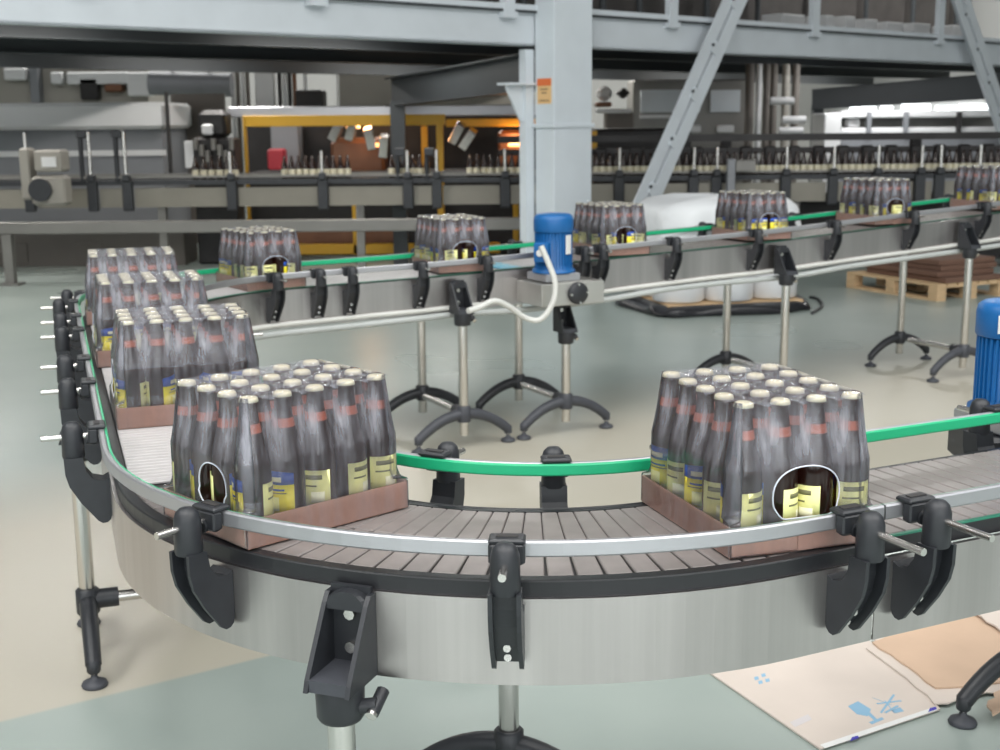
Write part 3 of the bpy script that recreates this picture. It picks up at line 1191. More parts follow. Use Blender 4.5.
# white wrapped load
lc = Vector((1.76, 10.45, 0))
ld = root('wrapped_pallet_load', lc, 'tall white plastic wrapped load on the floor behind the far conveyor', 'wrapped load')
TL = Matrix.Translation(lc) @ Matrix.Rotation(.25, 4, 'Z')
mb = MB()
rolls = [(-.4, -.2), (0, -.24), (.4, -.2), (-.4, .2), (0, .24), (.4, .2)]
for i, (x, y) in enumerate(rolls):
    m2 = MB()
    m2.lathe([(.05, .095), (.19, .095), (.205, .11), (.207, .3), (.204, .5), (.207, .7), (.2, .8), (.17, .82), (.02, .82)], M['wrapw'], 28, TL @ Matrix.Translation((x, y, 0)))
    part('wrapped_roll', m2, ld)
mb = MB()
rr = []
for z, k, w in ((.62, 1.04, .02), (.74, 1.02, .012), (.83, .98, .006), (.87, .90, .006), (.9, .6, .004), (.905, .05, 0)):
    rr.append([((.62 + w * math.sin(7 * a)) * k * math.copysign(abs(math.cos(a)) ** .6, math.cos(a)), (.46 + w * math.cos(9 * a)) * k * math.copysign(abs(math.sin(a)) ** .6, math.sin(a)), z + .05 * math.sin(3 * a + 1) * (1 if z < .8 else .3)) for a in [2 * PI * j / 64 for j in range(64)]])
mb.rings(rr, M['wrapw'], True, TL)
part('top_cover', mb, ld)
mb = MB()
for x in (-.5, 0, .5):
    mb.box((x, 0, .035), (.1, .8, .07), M['wood'], TL)
mb.box((0, 0, .08), (1.15, .85, .018), M['wood'], TL)
part('pallet_base', mb, ld)
mb = MB()
rr = []
for z, k in ((.006, 1.0), (.03, 1.03), (.06, .98), (.08, .92), (.092, .2)):
    rr.append([((.72 + .04 * math.sin(5 * a + z * 20)) * k * math.copysign(abs(math.cos(a)) ** .55, math.cos(a)), (.53 + .03 * math.sin(8 * a + z * 9)) * k * math.copysign(abs(math.sin(a)) ** .55, math.sin(a)), z + .018 * math.sin(11 * a) * (1 if .01 < z < .07 else 0)) for a in [2 * PI * j / 72 for j in range(72)]])
mb.rings(rr, M['blackfilm'], True, TL)
part('plastic_skirt', mb, ld, 'crumpled black plastic sheet around the base')
mb = MB()
mb.tube(spline([atZ(812, 313, .012), atZ(822, 306, .012), atZ(818, 299, .012), atZ(810, 297, .012)]), .012, M['black'], 8)
tag(link('cable', mb.mesh('cable')), 'short black cable loop on the floor beside the wrapped load', 'cable')

# ------------------------------------------------------------------ steel platform overhead
AF = R(42)
F0 = Vector((.62, 11.62, 0))
TF = Matrix.Translation(F0) @ Matrix.Rotation(AF, 4, 'Z')      # x along the fascia, y towards the back
pf = root('steel_platform', F0, 'large grey steel platform overhead with railing, held by the pale column', 'platform')
XL, XR = -9.0, 13
ZU, ZT = 2.13, 2.40
mb = MB()
mb.box(((XL + XR) / 2, 0, (ZU + ZT) / 2), (XR - XL, .02, ZT - ZU), M['paint2'], TF)
mb.box(((XL + XR) / 2, .05, ZU + .008), (XR - XL, .12, .016), M['paint2'], TF)
mb.box(((XL + XR) / 2, .04, ZT - .008), (XR - XL, .14, .016), M['paint2'], TF)
part('fascia_beam', mb, pf)
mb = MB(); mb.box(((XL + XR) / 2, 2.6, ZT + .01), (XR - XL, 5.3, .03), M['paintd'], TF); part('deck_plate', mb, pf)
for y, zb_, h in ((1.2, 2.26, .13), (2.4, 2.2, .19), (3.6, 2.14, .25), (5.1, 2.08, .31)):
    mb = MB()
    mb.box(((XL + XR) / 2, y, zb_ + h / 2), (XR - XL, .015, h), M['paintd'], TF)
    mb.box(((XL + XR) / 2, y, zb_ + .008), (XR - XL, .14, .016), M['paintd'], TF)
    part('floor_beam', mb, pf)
mb = MB(); mb.box(((XL + XR) / 2, -.03, ZT + .04), (XR - XL, .05, .045), M['paint2'], TF); part('kick_rail', mb, pf)
for z in (2.95, 3.45):
    mb = MB(); mb.box(((XL + XR) / 2, -.03, z), (XR - XL, .05, .05), M['paint2'], TF); part('hand_rail', mb, pf)
def fas(px):                       # distance along the fascia under a photo column
    d = ray(px, 60)
    k = d.x / d.y
    u, v = math.cos(AF), math.sin(AF)
    return (k * F0.y - F0.x) / (u - k * v)
for px in (80, 315, 505, 668, 810, 935, 1060):
    mb = MB()
    x = fas(px)
    mb.box((x, -.035, (ZT - .02 + 3.5) / 2), (.12, .06, 3.5 - ZT + .02), M['paint2'], TF)
    mb.box((x, -.04, ZT - .03), (.16, .08, .05), M['paint2'], TF)
    part('railing_post', mb, pf)
def hang_beam(c4, m, w):          # tapered beam between two ends given as (top, bottom) points
    mb = MB()
    (ta, ba), (tb, bb_) = c4
    d = (tb - ta); n = Vector((-d.y, d.x, 0)).normalized()
    for k, t in ((w / 2, .016), ):
        pass
    vs = []
    for p in (ta, ba, tb, bb_):
        vs += [p - n * .008, p + n * .008]
    mb.add(vs, [(0, 2, 3, 1), (4, 5, 7, 6), (0, 4, 6, 2), (1, 3, 7, 5), (0, 1, 5, 4), (2, 6, 7, 3)], m)
    for a, b in ((ta, tb), (ba, bb_)):
        vs = []
        for p in (a, b):
            vs += [p - n * w / 2 + Vector((0, 0, .008)), p + n * w / 2 + Vector((0, 0, .008)), p + n * w / 2 - Vector((0, 0, .008)), p - n * w / 2 - Vector((0, 0, .008))]
        mb.add(vs, [(0, 1, 2, 3), (7, 6, 5, 4), (0, 4, 5, 1), (1, 5, 6, 2), (2, 6, 7, 3), (3, 7, 4, 0)], m)
    return mb
part('cross_beam', hang_beam(((atY(540, 52, 11.75), atY(540, 89, 11.75)), (atY(392, 79, 14.0), atY(392, 106, 14.0))), M['paintd'], .18), pf)  # both cross beams: shade under the deck put into their dark colour
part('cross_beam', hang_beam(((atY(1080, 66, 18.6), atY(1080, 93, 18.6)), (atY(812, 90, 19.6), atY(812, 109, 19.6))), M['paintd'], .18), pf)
for px, y, h in ((398, 13.85, 1.72), (817, 19.7, 1.7)):
    mb = MB(); x = atY(px, 120, y).x; mb.box((x, y, h / 2), (.15, .15, h), M['paintd']); part('rear_column', mb, pf, 'dark narrow column under the platform')
# column
xc = fas(563) - .13
col = root('steel_column', TF @ Vector((xc, -.14, 0)), 'wide pale blue grey steel column in the middle with an orange notice', 'column')
mb = MB()
mb.box((xc, -.14, 2.0), (.46, .235, 4.0), M['paint'], TF, .008)
part('shaft', mb, col)
mb = MB(); mb.box((xc, -.14, .012), (.66, .42, .024), M['paint'], TF); part('base_plate', mb, col)
mb = MB(); mb.box((xc, -.14, 1.46), (.50, .27, .035), M['paint'], TF, .004); part('clamp_band', mb, col)
mb = MB()
mb.box((xc - .275, .035, 1.05), (.10, .08, 2.1), M['paint'], TF)
part('side_post', mb, col)
mb = MB()
TB = TF @ Matrix.Translation((xc - .215, .035, 1.80))
mb.prism([(0, 0), (-.30, 0), (-.30, -.03), (-.14, -.30), (0, -.30)], -.01, .01, M['paint'], TB)
mb.box((-.16, 0, .012), (.34, .16, .02), M['paint'], TB)
part('gusset_bracket', mb, col)
M['signy'] = mat('pale orange notice', (226, 186, 130), .6)
M['signo'] = mat('orange notice header', (222, 112, 56), .6)
M['signt'] = mat('grey notice text', (150, 118, 84), .6)
xs = xc - .23
q0, q1 = atY(546, 79, 11.4).z, atY(546, 104, 11.4).z
mb = MB()
mb.box((xs - .003, -.14, (q0 + q1) / 2), (.004, .17, q0 - q1), M['signy'], TF)
mb.box((xs - .006, -.14, q0 - .03), (.003, .17, .06), M['signo'], TF)
for k, (w, dz) in enumerate(((.09, .09), (.06, .12), (.12, .185))):
    mb.box((xs - .006, -.14, q0 - dz), (.003, w, .012), M['signt'], TF)
tag(link('notice_sign', mb.mesh('notice_sign')), 'small orange and yellow notice stuck on the pale column', 'sign')
# braces: two angles back to back with tie plates
def brace(pa, pb, label):
    a, b = Vector(pa), Vector(pb)
    d = (b - a)
    L = d.length
    z = d.normalized()
    n = TF.to_3x3() @ Vector((0, -1, 0))
    x = z.cross(n).normalized()
    y = z.cross(x)
    T = Matrix(((x.x, y.x, z.x, a.x), (x.y, y.y, z.y, a.y), (x.z, y.z, z.z, a.z), (0, 0, 0, 1)))
    rt = root('diagonal_brace', a, label, 'brace', 'diagonal braces of the platform')
    for sg in (-1, 1):
        mb = MB()
        mb.box((sg * .085, 0, L / 2), (.13, .014, L), M['paint2'], T)
        mb.box((sg * .024, .06, L / 2), (.014, .12, L), M['paint2'], T)
        part('angle_bar', mb, rt)
    for k in range(1, 9):
        mb = MB()
        mb.box((0, -.012, L * k / 9), (.09, .014, .12), M['paint2'], T)
        mb.cyl(T @ Vector((-.05, -.018, L * k / 9)), T @ Vector((-.05, -.032, L * k / 9)), .016, M['paintd'], 8)
        part('tie_plate', mb, rt)
    return rt
def onf(px, py, off=-.2):
    d = ray(px, py)
    p0 = TF @ Vector((0, off, 0))
    n = TF.to_3x3() @ Vector((0, 1, 0))
    e = Vector((0, 0, EYE))
    t = (p0 - e).dot(n) / d.dot(n)
    return e + d * t
f1 = onf(612, 280); t1 = onf(735, 0)
dirv = (t1 - f1)
brace(f1 - dirv * (f1.z / dirv.z), f1 + dirv * 1.5, 'slanted pale double-angle brace just right of the column')
f2 = onf(1000, 112); t2 = onf(962, 0)
dirv = (t2 - f2)
brace(f2 - dirv * (f2.z / dirv.z), f2 + dirv * 1.5, 'slanted pale double-angle brace at the upper right edge')
# boxes standing on the platform
M['box'] = mat('pale crate', (196, 196, 196), .6)
desc = ['long pale box', 'small bright white box', 'bright white box', 'pale grey box', 'pale grey box', 'pale grey box', 'pale grey box']
for i, (x0, x1, y0, y1, yy) in enumerate(((768, 799, 15, 24, 1.2), (814, 825, 16, 27, 1.1), (833, 847, 17, 27, 1.1), (852, 870, 20, 30, 1.0), (873, 897, 23, 32, .9), (900, 924, 24, 34, .8), (939, 956, 26, 35, .7))):
    c = onf((x0 + x1) / 2, (y0 + y1) / 2, yy)
    w = (x1 - x0) * c.y / FPX * .9
    mb = MB()
    zt_ = onf((x0 + x1) / 2, y0, yy).z
    zb_ = ZT + .026
    lx = TF.inverted() @ c
    mb.box((lx.x, lx.y, (zt_ + zb_) / 2), (w / .75, .3, zt_ - zb_), M['box'], TF, .01)
    tag(link('crate', mb.mesh('crate')), desc[i] + ['', '', '', ' left of the thin middle posts', ' between the thin middle posts', ' right of the thin middle posts', ' beside the right slanted brace'][i] + ' on the platform behind the railing', 'box', 'pale boxes on the platform')
M['clutter'] = mat('dull machine grey', (78, 74, 72), .6, .2, .2, 3)
for i, (x0, x1, z0, z1, yy) in enumerate(((-8, 1.0, 2.5, 3.2, 3.5), (1.5, 5.3, 2.5, 3.8, 3.0), (5.5, 14, 2.5, 4.6, 4.2))):
    mb = MB()
    mb.box(((x0 + x1) / 2, yy, (z0 + z1) / 2), (x1 - x0, .8, z1 - z0), M['clutter'], TF, .03)
    for k in range(6):
        xx = x0 + (x1 - x0) * (k + .5) / 6
        mb.cyl(TF @ Vector((xx, yy - .5, z0 + .02)), TF @ Vector((xx, yy - .5, z1 + .2)), .04, M['paintd'], 10)
    tag(link('machine_housing', mb.mesh('machine_housing')), 'dull grey machinery on the platform, ' + ['left of the column', 'just right of the column', 'at the right end'][i], 'machine', 'machines on the platform')
#BACKGROUND

# ------------------------------------------------------------------ bottle line behind (runs across the view, 13 m away)
M['steeld'] = mat('dull stainless', (128, 126, 122), .5, .5, .06, 4)
M['panel'] = mat('beige grey cover panel', (134, 130, 120), .5, .3, .06, 3)
M['beige'] = mat('beige grey machine paint', (150, 146, 138), .55, 0, .05, 2)
M['beiged'] = mat('grey brown machine paint', (104, 98, 92), .6, 0, .08, 2)
M['whitem'] = mat('white machine paint', (214, 214, 214), .45, 0, .03, 2)
M['greym'] = mat('mid grey machine panel', (128, 130, 134), .5, .2, .04, 2)
M['darkm'] = mat('dark machine steel', (46, 44, 44), .5, .3, .3, 3)
M['yellow'] = mat('yellow guard frame', (216, 166, 44), .5)
M['copper'] = mat('copper brown casing', (112, 76, 54), .4, .4, .2, 3)
M['red'] = mat('red plastic', (206, 60, 74), .5)
M['bgbottle'] = mat('dark bottle', (40, 26, 22), .15)
M['bglabel'] = mat('pale bottle label', (206, 200, 176), .5)
YL = 13.0
def X13(px): return atY(px, 180, YL).x
bl = root('bottle_conveyor', (0, YL, 0), 'long dark bottle conveyor running across the whole back', 'conveyor')
ZL = .93
XA, XB = -7.0, 7.2
for y, nm in ((YL, 'front_rail'), (YL + .62, 'rear_rail')):
    mb = MB()
    mb.box(((XA + XB) / 2, y, ZL), (XB - XA, .03, .05), M['black'])
    mb.box(((XA + XB) / 2, y - .01, ZL + .055), (XB - XA, .02, .022), M['steeld'])
    part(nm, mb, bl)
mb = MB(); mb.box(((XA + XB) / 2, YL + .31, ZL - .01), (XB - XA, .6, .03), M['darkm']); part('chain_bed', mb, bl)
posts = [-60, 30, 93, 128, 232, 323, 408, 437, 505, 619, 693, 716, 785, 832, 876, 919, 938, 977, 1040]
px_p = [X13(p) for p in posts]
for i in range(len(px_p) - 1):
    a, b = px_p[i] + .055, px_p[i + 1] - .055
    if b - a < .05: continue
    mb = MB(); mb.box(((a + b) / 2, YL + .02, ZL - .15), (b - a, .02, .19), M['panel']); part('cover_panel', mb, bl)
for i, x in enumerate(px_p):
    mb = MB()
    mb.box((x, YL - .03, ZL - .13), (.10, .06, .30), M['black'], None, .01)
    mb.box((x, YL - .05, ZL + .05), (.07, .08, .07), M['black'], None, .01)
    p = part('side_bracket', mb, bl)
    mb = MB()
    hh = .5 if i < 4 else .30
    mb.cyl((x, YL - .06, ZL + .02), (x, YL - .06, ZL + hh), .018, M['steel'], 8)
    link('upright_rod', mb.mesh('upright_rod'), p)
    if i in (2, 3, 6, 7):
        mb = MB(); mb.box((x - .07, YL - .02, ZL + hh - .02), (.1, .1, .08), M['black'], None, .01); mb.cyl((x - .1, YL, ZL), (x - .1, YL, ZL + hh), .025, M['black'], 8)
        link('rod_clamp', mb.mesh('rod_clamp'), p)
for x in (-5.6, -3.4, -1.4, .9, 3.0, 5.2):
    mb = MB(); mb.box((x, YL + .12, .38), (.08, .08, .76), M['steeld']); mb.box((x, YL + .12, .012), (.16, .16, .024), M['steeld']); part('leg', mb, bl)
mb = MB()
mb.lathe([(.026, 0), (.033, .006), (.033, .13), (.028, .155), (.015, .2), (.013, .24), (.001, .243)], M['bgbottle'], 12)
mb.lathe([(.0336, .04), (.0340, .045), (.0340, .105), (.0336, .11)], M['bglabel'], 12, caps=False)
BB = mb.mesh('beer_bottle')
k = 0
rnd = random.Random(11)
def bgb(px, dy, gl, lab):
    o = link('beer_bottle', BB, None, Matrix.Translation((X13(px) * (YL + dy) / YL, YL + dy, ZL + .006)))
    tag(o, lab, 'bottle', gl)
for a, b, st, lab in ((196, 240, 8, 'dark bottle on the back conveyor left of the yellow frame'), (285, 350, 7, 'dark bottle on the back conveyor inside the yellow frame, left part'), (392, 434, 7, 'dark bottle on the back conveyor near the right post of the yellow frame'),
                      (470, 532, 7, 'dark bottle on the back conveyor just left of the pale column'), (596, 662, 6.8, 'dark bottle on the back conveyor between the column and the slanted brace')):
    px = a
    while px < b:
        bgb(px + rnd.uniform(-.2, .2), .12 + rnd.uniform(0, .05), lab, lab.replace('dark bottle', 'dark bottles'))
        px += st
px = 672
while px < 1000:
    lab = 'dark bottle with pale label in the long row on the back conveyor, right of the slanted brace'
    bgb(px + rnd.uniform(-.2, .2), .10 + rnd.uniform(0, .03), lab, 'bottles in the long row at right')
    px += 6.9
# overhead line frame above the bottles at right
hf = root('bottle_gripper_line', (3.2, YL + .5, 0), 'dark line machinery standing behind the long bottle row at right', 'machine')
z1, z2 = atY(800, 137, YL + .5).z, atY(800, 150, YL + .5).z
for z, h in ((z1, .07), (z2, .06)):
    mb = MB(); mb.box((3.3, YL + .5, z), (6.6, .1, h), M['darkm']); part('beam', mb, hf)
for k in range(26):
    x = .3 + k * .25
    mb = MB(); mb.box((x, YL + .46, (z1 + z2) / 2 - .12), (.12, .12, .2), M['darkm'], None, .02); mb.cyl((x, YL + .44, z2 - .2), (x, YL + .44, z2), .02, M['steeld'], 8); part('gripper_head', mb, hf)
for x in (.4, 2.4, 4.4, 6.4):
    mb = MB(); mb.box((x, YL + .78, z1 / 2), (.1, .1, z1), M['darkm']); part('leg', mb, hf)

# barrier rail in front of it
ya = 12.3
za = atY(250, 226, ya).z
br = root('barrier_rail', (-2.4, ya, 0), 'long horizontal grey steel barrier rail on posts in front of the back conveyor', 'rail')
mb = MB(); mb.box((-2.35, ya, za), (5.3, .08, .115), M['steeld'], None, .008); part('rail_beam', mb, br)
for px in (8, 482):
    mb = MB(); x = atY(px, 240, ya).x
    mb.box((x, ya, za / 2 - .03), (.09, .09, za - .06), M['steeld']); mb.box((x, ya, .01), (.2, .2, .02), M['steeld']); part('rail_post', mb, br)

def blk(px0, px1, py0, py1, y, dep, m, ch=.01, z0=None):
    a, b = atY(px0, py0, y), atY(px1, py1, y)
    zlo = b.z if z0 is None else z0
    mb = MB()
    mb.box(((a.x + b.x) / 2, y + dep / 2, (a.z + zlo) / 2), (b.x - a.x, dep, a.z - zlo), m, None, ch)
    return mb
def addblk(mb, px0, px1, py0, py1, y, dep, m, ch=.01):
    a, b = atY(px0, py0, y), atY(px1, py1, y)
    mb.box(((a.x + b.x) / 2, y + dep / 2, (a.z + b.z) / 2), (b.x - a.x, dep, a.z - b.z), m, None, ch)
    return mb

# left: white cased machine
wm = root('cased_machine', (atY(80, 120, 15.2).x, 15.2, 0), 'long white topped grey machine at the left behind the bottle conveyor', 'machine')
part('body', blk(-70, 166, 131, 200, 15.2, 1.2, M['greym'], z0=0), wm)
part('top_cover', blk(-80, 164, 104, 129, 15.0, 1.4, M['whitem'], .04), wm, 'white top cover')
part('trim_strip', blk(-70, 166, 152, 155.5, 15.17, .03, M['whitem'], 0), wm)
part('side_post', blk(164, 171, 92, 178, 14.95, .1, M['darkm'], 0), wm)
um = root('control_unit', (atY(45, 160, 12.55).x, 12.55, 0), 'small beige motor unit on the bottle conveyor at far left', 'machine')
part('motor_case', blk(33, 62, 150, 172, 12.5, .25, M['beige'], .02), um)
part('display', blk(41, 56, 157, 167, 12.48, .02, M['whitem'], 0), um)
part('stand', blk(18, 32, 148, 200, 12.52, .2, M['beige'], .02), um)
part('gear_case', blk(30, 66, 176, 206, 12.5, .22, M['beige'], .03), um)
mb = MB(); c = atY(41, 190, 12.5); mb.cyl(c, c + Vector((0, -.04, 0)), .11, M['black'], 20); part('round_cover', mb, um)
base = root('low_machine', (atY(120, 260, 14.2).x, 14.2, 0), 'low beige grey machine base with lower doors under the bottle conveyor at left', 'machine')
part('base_panel', blk(-60, 186, 232, 272, 13.9, .6, M['beiged'], .01), base)
part('plinth', blk(-60, 186, 272, 280, 13.95, .5, M['darkm'], 0, z0=0), base)
for a, b in ((10, 28), (75, 102)):
    part('door_panel', blk(a, b, 243, 262, 13.88, .03, M['beiged'], .004), base)

# back wall cabinets seen under the platform, left
bw = root('process_cabinet', (atY(65, 80, 19).x, 19, 0), 'beige cabinet row with pale pipes high at the back left', 'cabinet')
part('cabinet_body', blk(-20, 152, 50, 150, 19, 1, M['beige'], .02, z0=0), bw)
for a, b, c_, d, m in ((3, 26, 68, 80, 'whitem'), (50, 62, 72, 84, 'whitem'), (79, 98, 78, 100, 'darkm'), (104, 122, 84, 92, 'copper'), (66, 128, 72, 84, 'whitem'), (126, 152, 72, 96, 'whitem'), (28, 40, 66, 104, 'greym')):
    part('fitting', blk(a, b, c_, d, 18.8, .2, M[m], .02), bw)
du = MB(); a, b = atY(150, 83, 17.5), atY(232, 85, 17.5); du.cyl(a, b, .155, M['greym'], 24)
o = tag(link('air_duct', du.mesh('air_duct')), 'grey round duct under the platform at left', 'duct')
mb = MB(); mb.cyl(a + Vector((.3, 0, .1)), a + Vector((.3, 0, .8)), .02, M['darkm']); mb.cyl(b + Vector((-.3, 0, .1)), b + Vector((-.3, 0, .8)), .02, M['darkm'])
link('hanger_rod', mb.mesh('hanger_rod'), o)
wp = root('side_screen', (atY(195, 130, 16.5).x, 16.5, 0), 'brown grey upright partition panel left of the yellow frame', 'panel')
part('panel_sheet', blk(170, 228, 94, 180, 16.5, .08, M['beiged'], 0, z0=0), wp)
part('white_strip', blk(180, 183.5, 117, 140, 16.47, .03, M['whitem'], 0), wp)
im = root('inspection_machine', (atY(210, 145, 14).x, 14, 0), 'dark inspection machine with bright steel parts left of the yellow frame', 'machine')
part('casing', blk(197, 226, 110, 138, 14, .35, M['darkm'], .05), im)
part('pedestal', blk(192, 236, 138, 178, 14, .35, M['darkm'], .02, z0=0), im)
part('steel_plate', blk(184, 194, 141, 168, 13.95, .04, M['whitem'], .003), im)
mb = MB()
for i_ in range(7):
    c = atY(196 + i_ * 6, 150 + (i_ % 3) * 6, 13.9); mb.cyl(c, c + Vector((0, 0, .12)), .03, M['steeld'], 8)
part('steel_fittings', mb, im)
part('camera_head', blk(201, 213, 124, 135, 13.95, .06, M['whitem'], .02), im)

# yellow guarded machine
yg = root('guarded_packer', (atY(345, 140, 14.6).x, 14.6, 0), 'packing machine inside a yellow guard frame, left of the pale column', 'machine')
YG = 14.4
part('frame_post', blk(242.5, 251, 116, 256, YG, .12, M['yellow'], .005, z0=0), yg)
part('frame_post', blk(436, 445, 118, 256, YG, .12, M['yellow'], .005, z0=0), yg)
part('frame_post', blk(421, 428, 126, 172, YG + .8, .1, M['yellow'], .005, z0=0), yg)
part('frame_beam', blk(242.5, 445, 116, 125, YG + .01, .11, M['yellow'], .005), yg)
part('frame_beam', blk(280, 500, 245, 253, YG, .1, M['yellow'], .005), yg)
part('frame_beam', blk(446, 536, 119, 126, YG + .5, .1, M['yellow'], .005), yg)
part('frame_post', blk(352, 358, 205, 255, YG, .1, M['yellow'], .005), yg)
part('frame_post', blk(513, 519, 205, 245, YG, .1, M['yellow'], .005), yg)
part('cable_channel', blk(228, 540, 107, 115, YG + .05, .2, M['alu'], .01), yg, 'pale grey channel above the frame')
part('rear_panel', blk(245, 540, 118, 200, YG + 1.3, .1, M['darkm'], .0, z0=0), yg)
part('cabinet_block', blk(270, 300, 122, 172, YG + .9, .3, M['greym'], .02), yg)
part('copper_casing', blk(330, 385, 138, 178, YG + .6, .5, M['copper'], .06), yg)
part('copper_casing', blk(498, 532, 130, 172, YG + .6, .5, M['copper'], .04), yg)
part('red_bin', blk(267, 284, 149, 170, YG + .3, .25, M['red'], .02), yg, 'red plastic bin')
for (x, y_, ang) in ((337, 130, .5), (352, 129, .3), (370, 138, -.2), (457, 133, .5), (468, 139, .6), (384, 146, .1)):
    mb = MB(); c = atY(x, y_, YG + .4)
    mb.box((0, 0, 0), (.10, .2, .24), M['steel'], Matrix.Translation(c) @ Matrix.Rotation(ang, 4, 'Y') @ Matrix.Rotation(.2, 4, 'X'), .01)
    part('gripper_arm', mb, yg)
part('machine_bed', blk(250, 536, 172, 240, YG + .4, .7, M['darkm'], .02, z0=0), yg)
part('dark_window', blk(255, 400, 230, 243, YG + .35, .04, M['copper'], .0), yg)
gl = bpy.data.materials.new('warm lamp glow'); gl.use_nodes = True
b_ = gl.node_tree.nodes['Principled BSDF']; b_.inputs['Emission Color'].default_value = (1, .42, .12, 1); b_.inputs['Emission Strength'].default_value = 2.5
M['glow'] = gl
for a, b, c_, d in ((346, 360, 126, 128.5), (372, 382, 143, 147), (508, 528, 143.5, 146.5)):
    mb = blk(a, b, c_, d, YG + .42, .05, M['glow'], .01); part('work_lamp', mb, yg, 'glowing orange lamp')
for px, py in ((365, 122), (515, 140)):
    L = bpy.data.lights.new('lamp', 'POINT'); L.energy = 7; L.color = (1, .5, .2); L.shadow_soft_size = .1
    o = bpy.data.objects.new('lamp', L); COL.objects.link(o); o.location = atY(px, py, YG + .45)
# behind: wall, white cabinet, dark boxes
cb = root('white_cabinet', (atY(265, 95, 18).x, 18, 0), 'white tall cabinet behind the yellow frame', 'cabinet')
part('cabinet_body', blk(254, 276, 70, 160, 18, .6, M['whitem'], .02, z0=0), cb)
cb = root('switch_box', (atY(310, 98, 17.6).x, 17.6, 0), 'dark switch cabinet behind the yellow frame', 'cabinet')
part('box_body', blk(295, 324, 90, 130, 17.6, .4, M['darkm'], .02, z0=0), cb)
cb = root('pipe_rack', (atY(283, 90, 17.9).x, 17.9, 0), 'rack of upright dark and pale pipes beside the white cabinet', 'pipes')
for x, m in ((232, 'whitem'), (237, 'beiged'), (242, 'whitem'), (247, 'beiged'), (279, 'darkm'), (284, 'whitem'), (289, 'darkm'), (294, 'copper'), (305, 'whitem')):
    mb = MB(); a = atY(x, 72, 18.2); mb.cyl((a.x, a.y, 0), (a.x, a.y, a.z + .3), .03, M[m], 8); part('pipe', mb, cb)
cb = root('beige_cabinet', (atY(430, 90, 18.6).x, 18.6, 0), 'wide beige grey cabinet under the platform left of the column', 'cabinet')
part('cabinet_body', blk(338, 536, 60, 150, 18.6, .8, M['beige'], .02, z0=0), cb)
part('door_edge', blk(336, 340, 72, 150, 18.55, .05, M['whitem'], 0), cb)
# right of the column
cb = root('filling_machine', (atY(612, 100, 17).x, 17, 0), 'white and red machine head just right of the column', 'machine')
part('tank', blk(598, 612, 86, 101, 17, .3, M['whitem'], .06), cb)
part('red_collar', blk(596, 612, 102, 107, 16.95, .35, M['copper'], .02), cb)
part('pipework', blk(596, 632, 109, 113, 16.9, .2, M['whitem'], .02), cb)
part('motor_cone', blk(618, 630, 88, 98, 16.8, .3, M['darkm'], .08), cb)
part('frame', blk(606, 634, 112, 127, 17, .4, M['beiged'], .02, z0=0), cb)
cb = root('panelled_enclosure', (atY(690, 105, 18).x, 18, 0), 'grey panelled enclosure with pale windows behind the slanted brace', 'machine')
part('frame', blk(633, 748, 80, 140, 18, .8, M['steeld'], .02, z0=0), cb)
for a, b in ((641, 700), (711, 740)):
    part('panel', blk(a, b, 90, 112, 17.95, .05, M['paint'], .005), cb)
part('lower_window', blk(640, 670, 115, 118, 17.95, .05, M['whitem'], .0), cb)
for a, b in ((688, 701), (717, 734)):
    part('lower_window', blk(a, b, 125, 133, 17.95, .05, M['whitem'], .02), cb)
cb = root('pipe_rack', (atY(770, 110, 17).x, 17, 0), 'rack of upright white and grey pipes right of the slanted brace', 'pipes')
for x, m, r in ((750, 'beiged', .06), (759, 'whitem', .04), (767, 'beiged', .05), (774, 'beiged', .05), (786, 'beige', .05), (796, 'beiged', .05)):
    mb = MB(); a = atY(x, 80, 17); mb.cyl((a.x, a.y, 0), (a.x, a.y, a.z + .2), r, M[m], 10); part('pipe', mb, cb)
for x, y_ in ((770, 101), (782, 120), (779, 131)):
    mb = MB(); a = atY(x, y_, 16.7); b = a + Vector((.3, 0, 0)); mb.cyl(a, b, .05, M['whitem'], 12); part('cross_pipe', mb, cb)
cb = root('dark_machine', (atY(660, 150, 15).x, 15, 0), 'dark machine block behind the bottle conveyor right of the column', 'machine')
part('body', blk(594, 690, 129, 200, 15, .8, M['darkm'], .03, z0=0), cb)
part('display', blk(606, 618, 136, 142, 14.95, .05, M['greym'], 0), cb)
part('yellow_post', blk(590, 597, 131, 152, 14.9, .08, M['yellow'], 0), cb)
cb = root('control_box', (atY(733, 165, 12.7).x, 12.7, 0), 'grey operator box on a stand at the back conveyor', 'machine')
part('screen_box', blk(736, 756, 160, 172, 12.7, .15, M['steeld'], .01), cb)
part('stand', blk(728, 735, 159, 195, 12.72, .1, M['greym'], .01, z0=0), cb)
cb = root('white_machine', (atY(905, 125, 17).x, 17, 0), 'long white machine housing with openings at the back right', 'machine')
part('end_cabinet', blk(825, 841, 113, 136, 16.8, .7, M['whitem'], .02, z0=0), cb)
part('top_beam', blk(841, 1010, 111, 117, 17, .6, M['whitem'], .02), cb)
part('middle_beam', blk(841, 1010, 128, 134, 17, .6, M['whitem'], .02), cb)
part('inner_panel', blk(841, 1010, 115, 131, 17.5, .1, M['steeld'], 0), cb)
part('lower_body', blk(841, 1010, 134, 150, 17, .6, M['greym'], .02, z0=0), cb)
for x in (868, 905, 958):
    part('upright', blk(x, x + 3, 112, 136, 16.95, .1, M['darkm'] if x == 958 else M['greym'], 0), cb)
part('drive_box', blk(848, 860, 119, 127, 17.1, .2, M['whitem'], .02), cb)
# dark base band under the bottle line, centre and right
mb = MB(); mb.box((3.6, YL + 1.0, .36), (6.2, .25, .7), M['darkm']); 
tag(link('base_cladding', mb.mesh('base_cladding')), 'dark low cladding under the back conveyor at centre and right', 'panel')

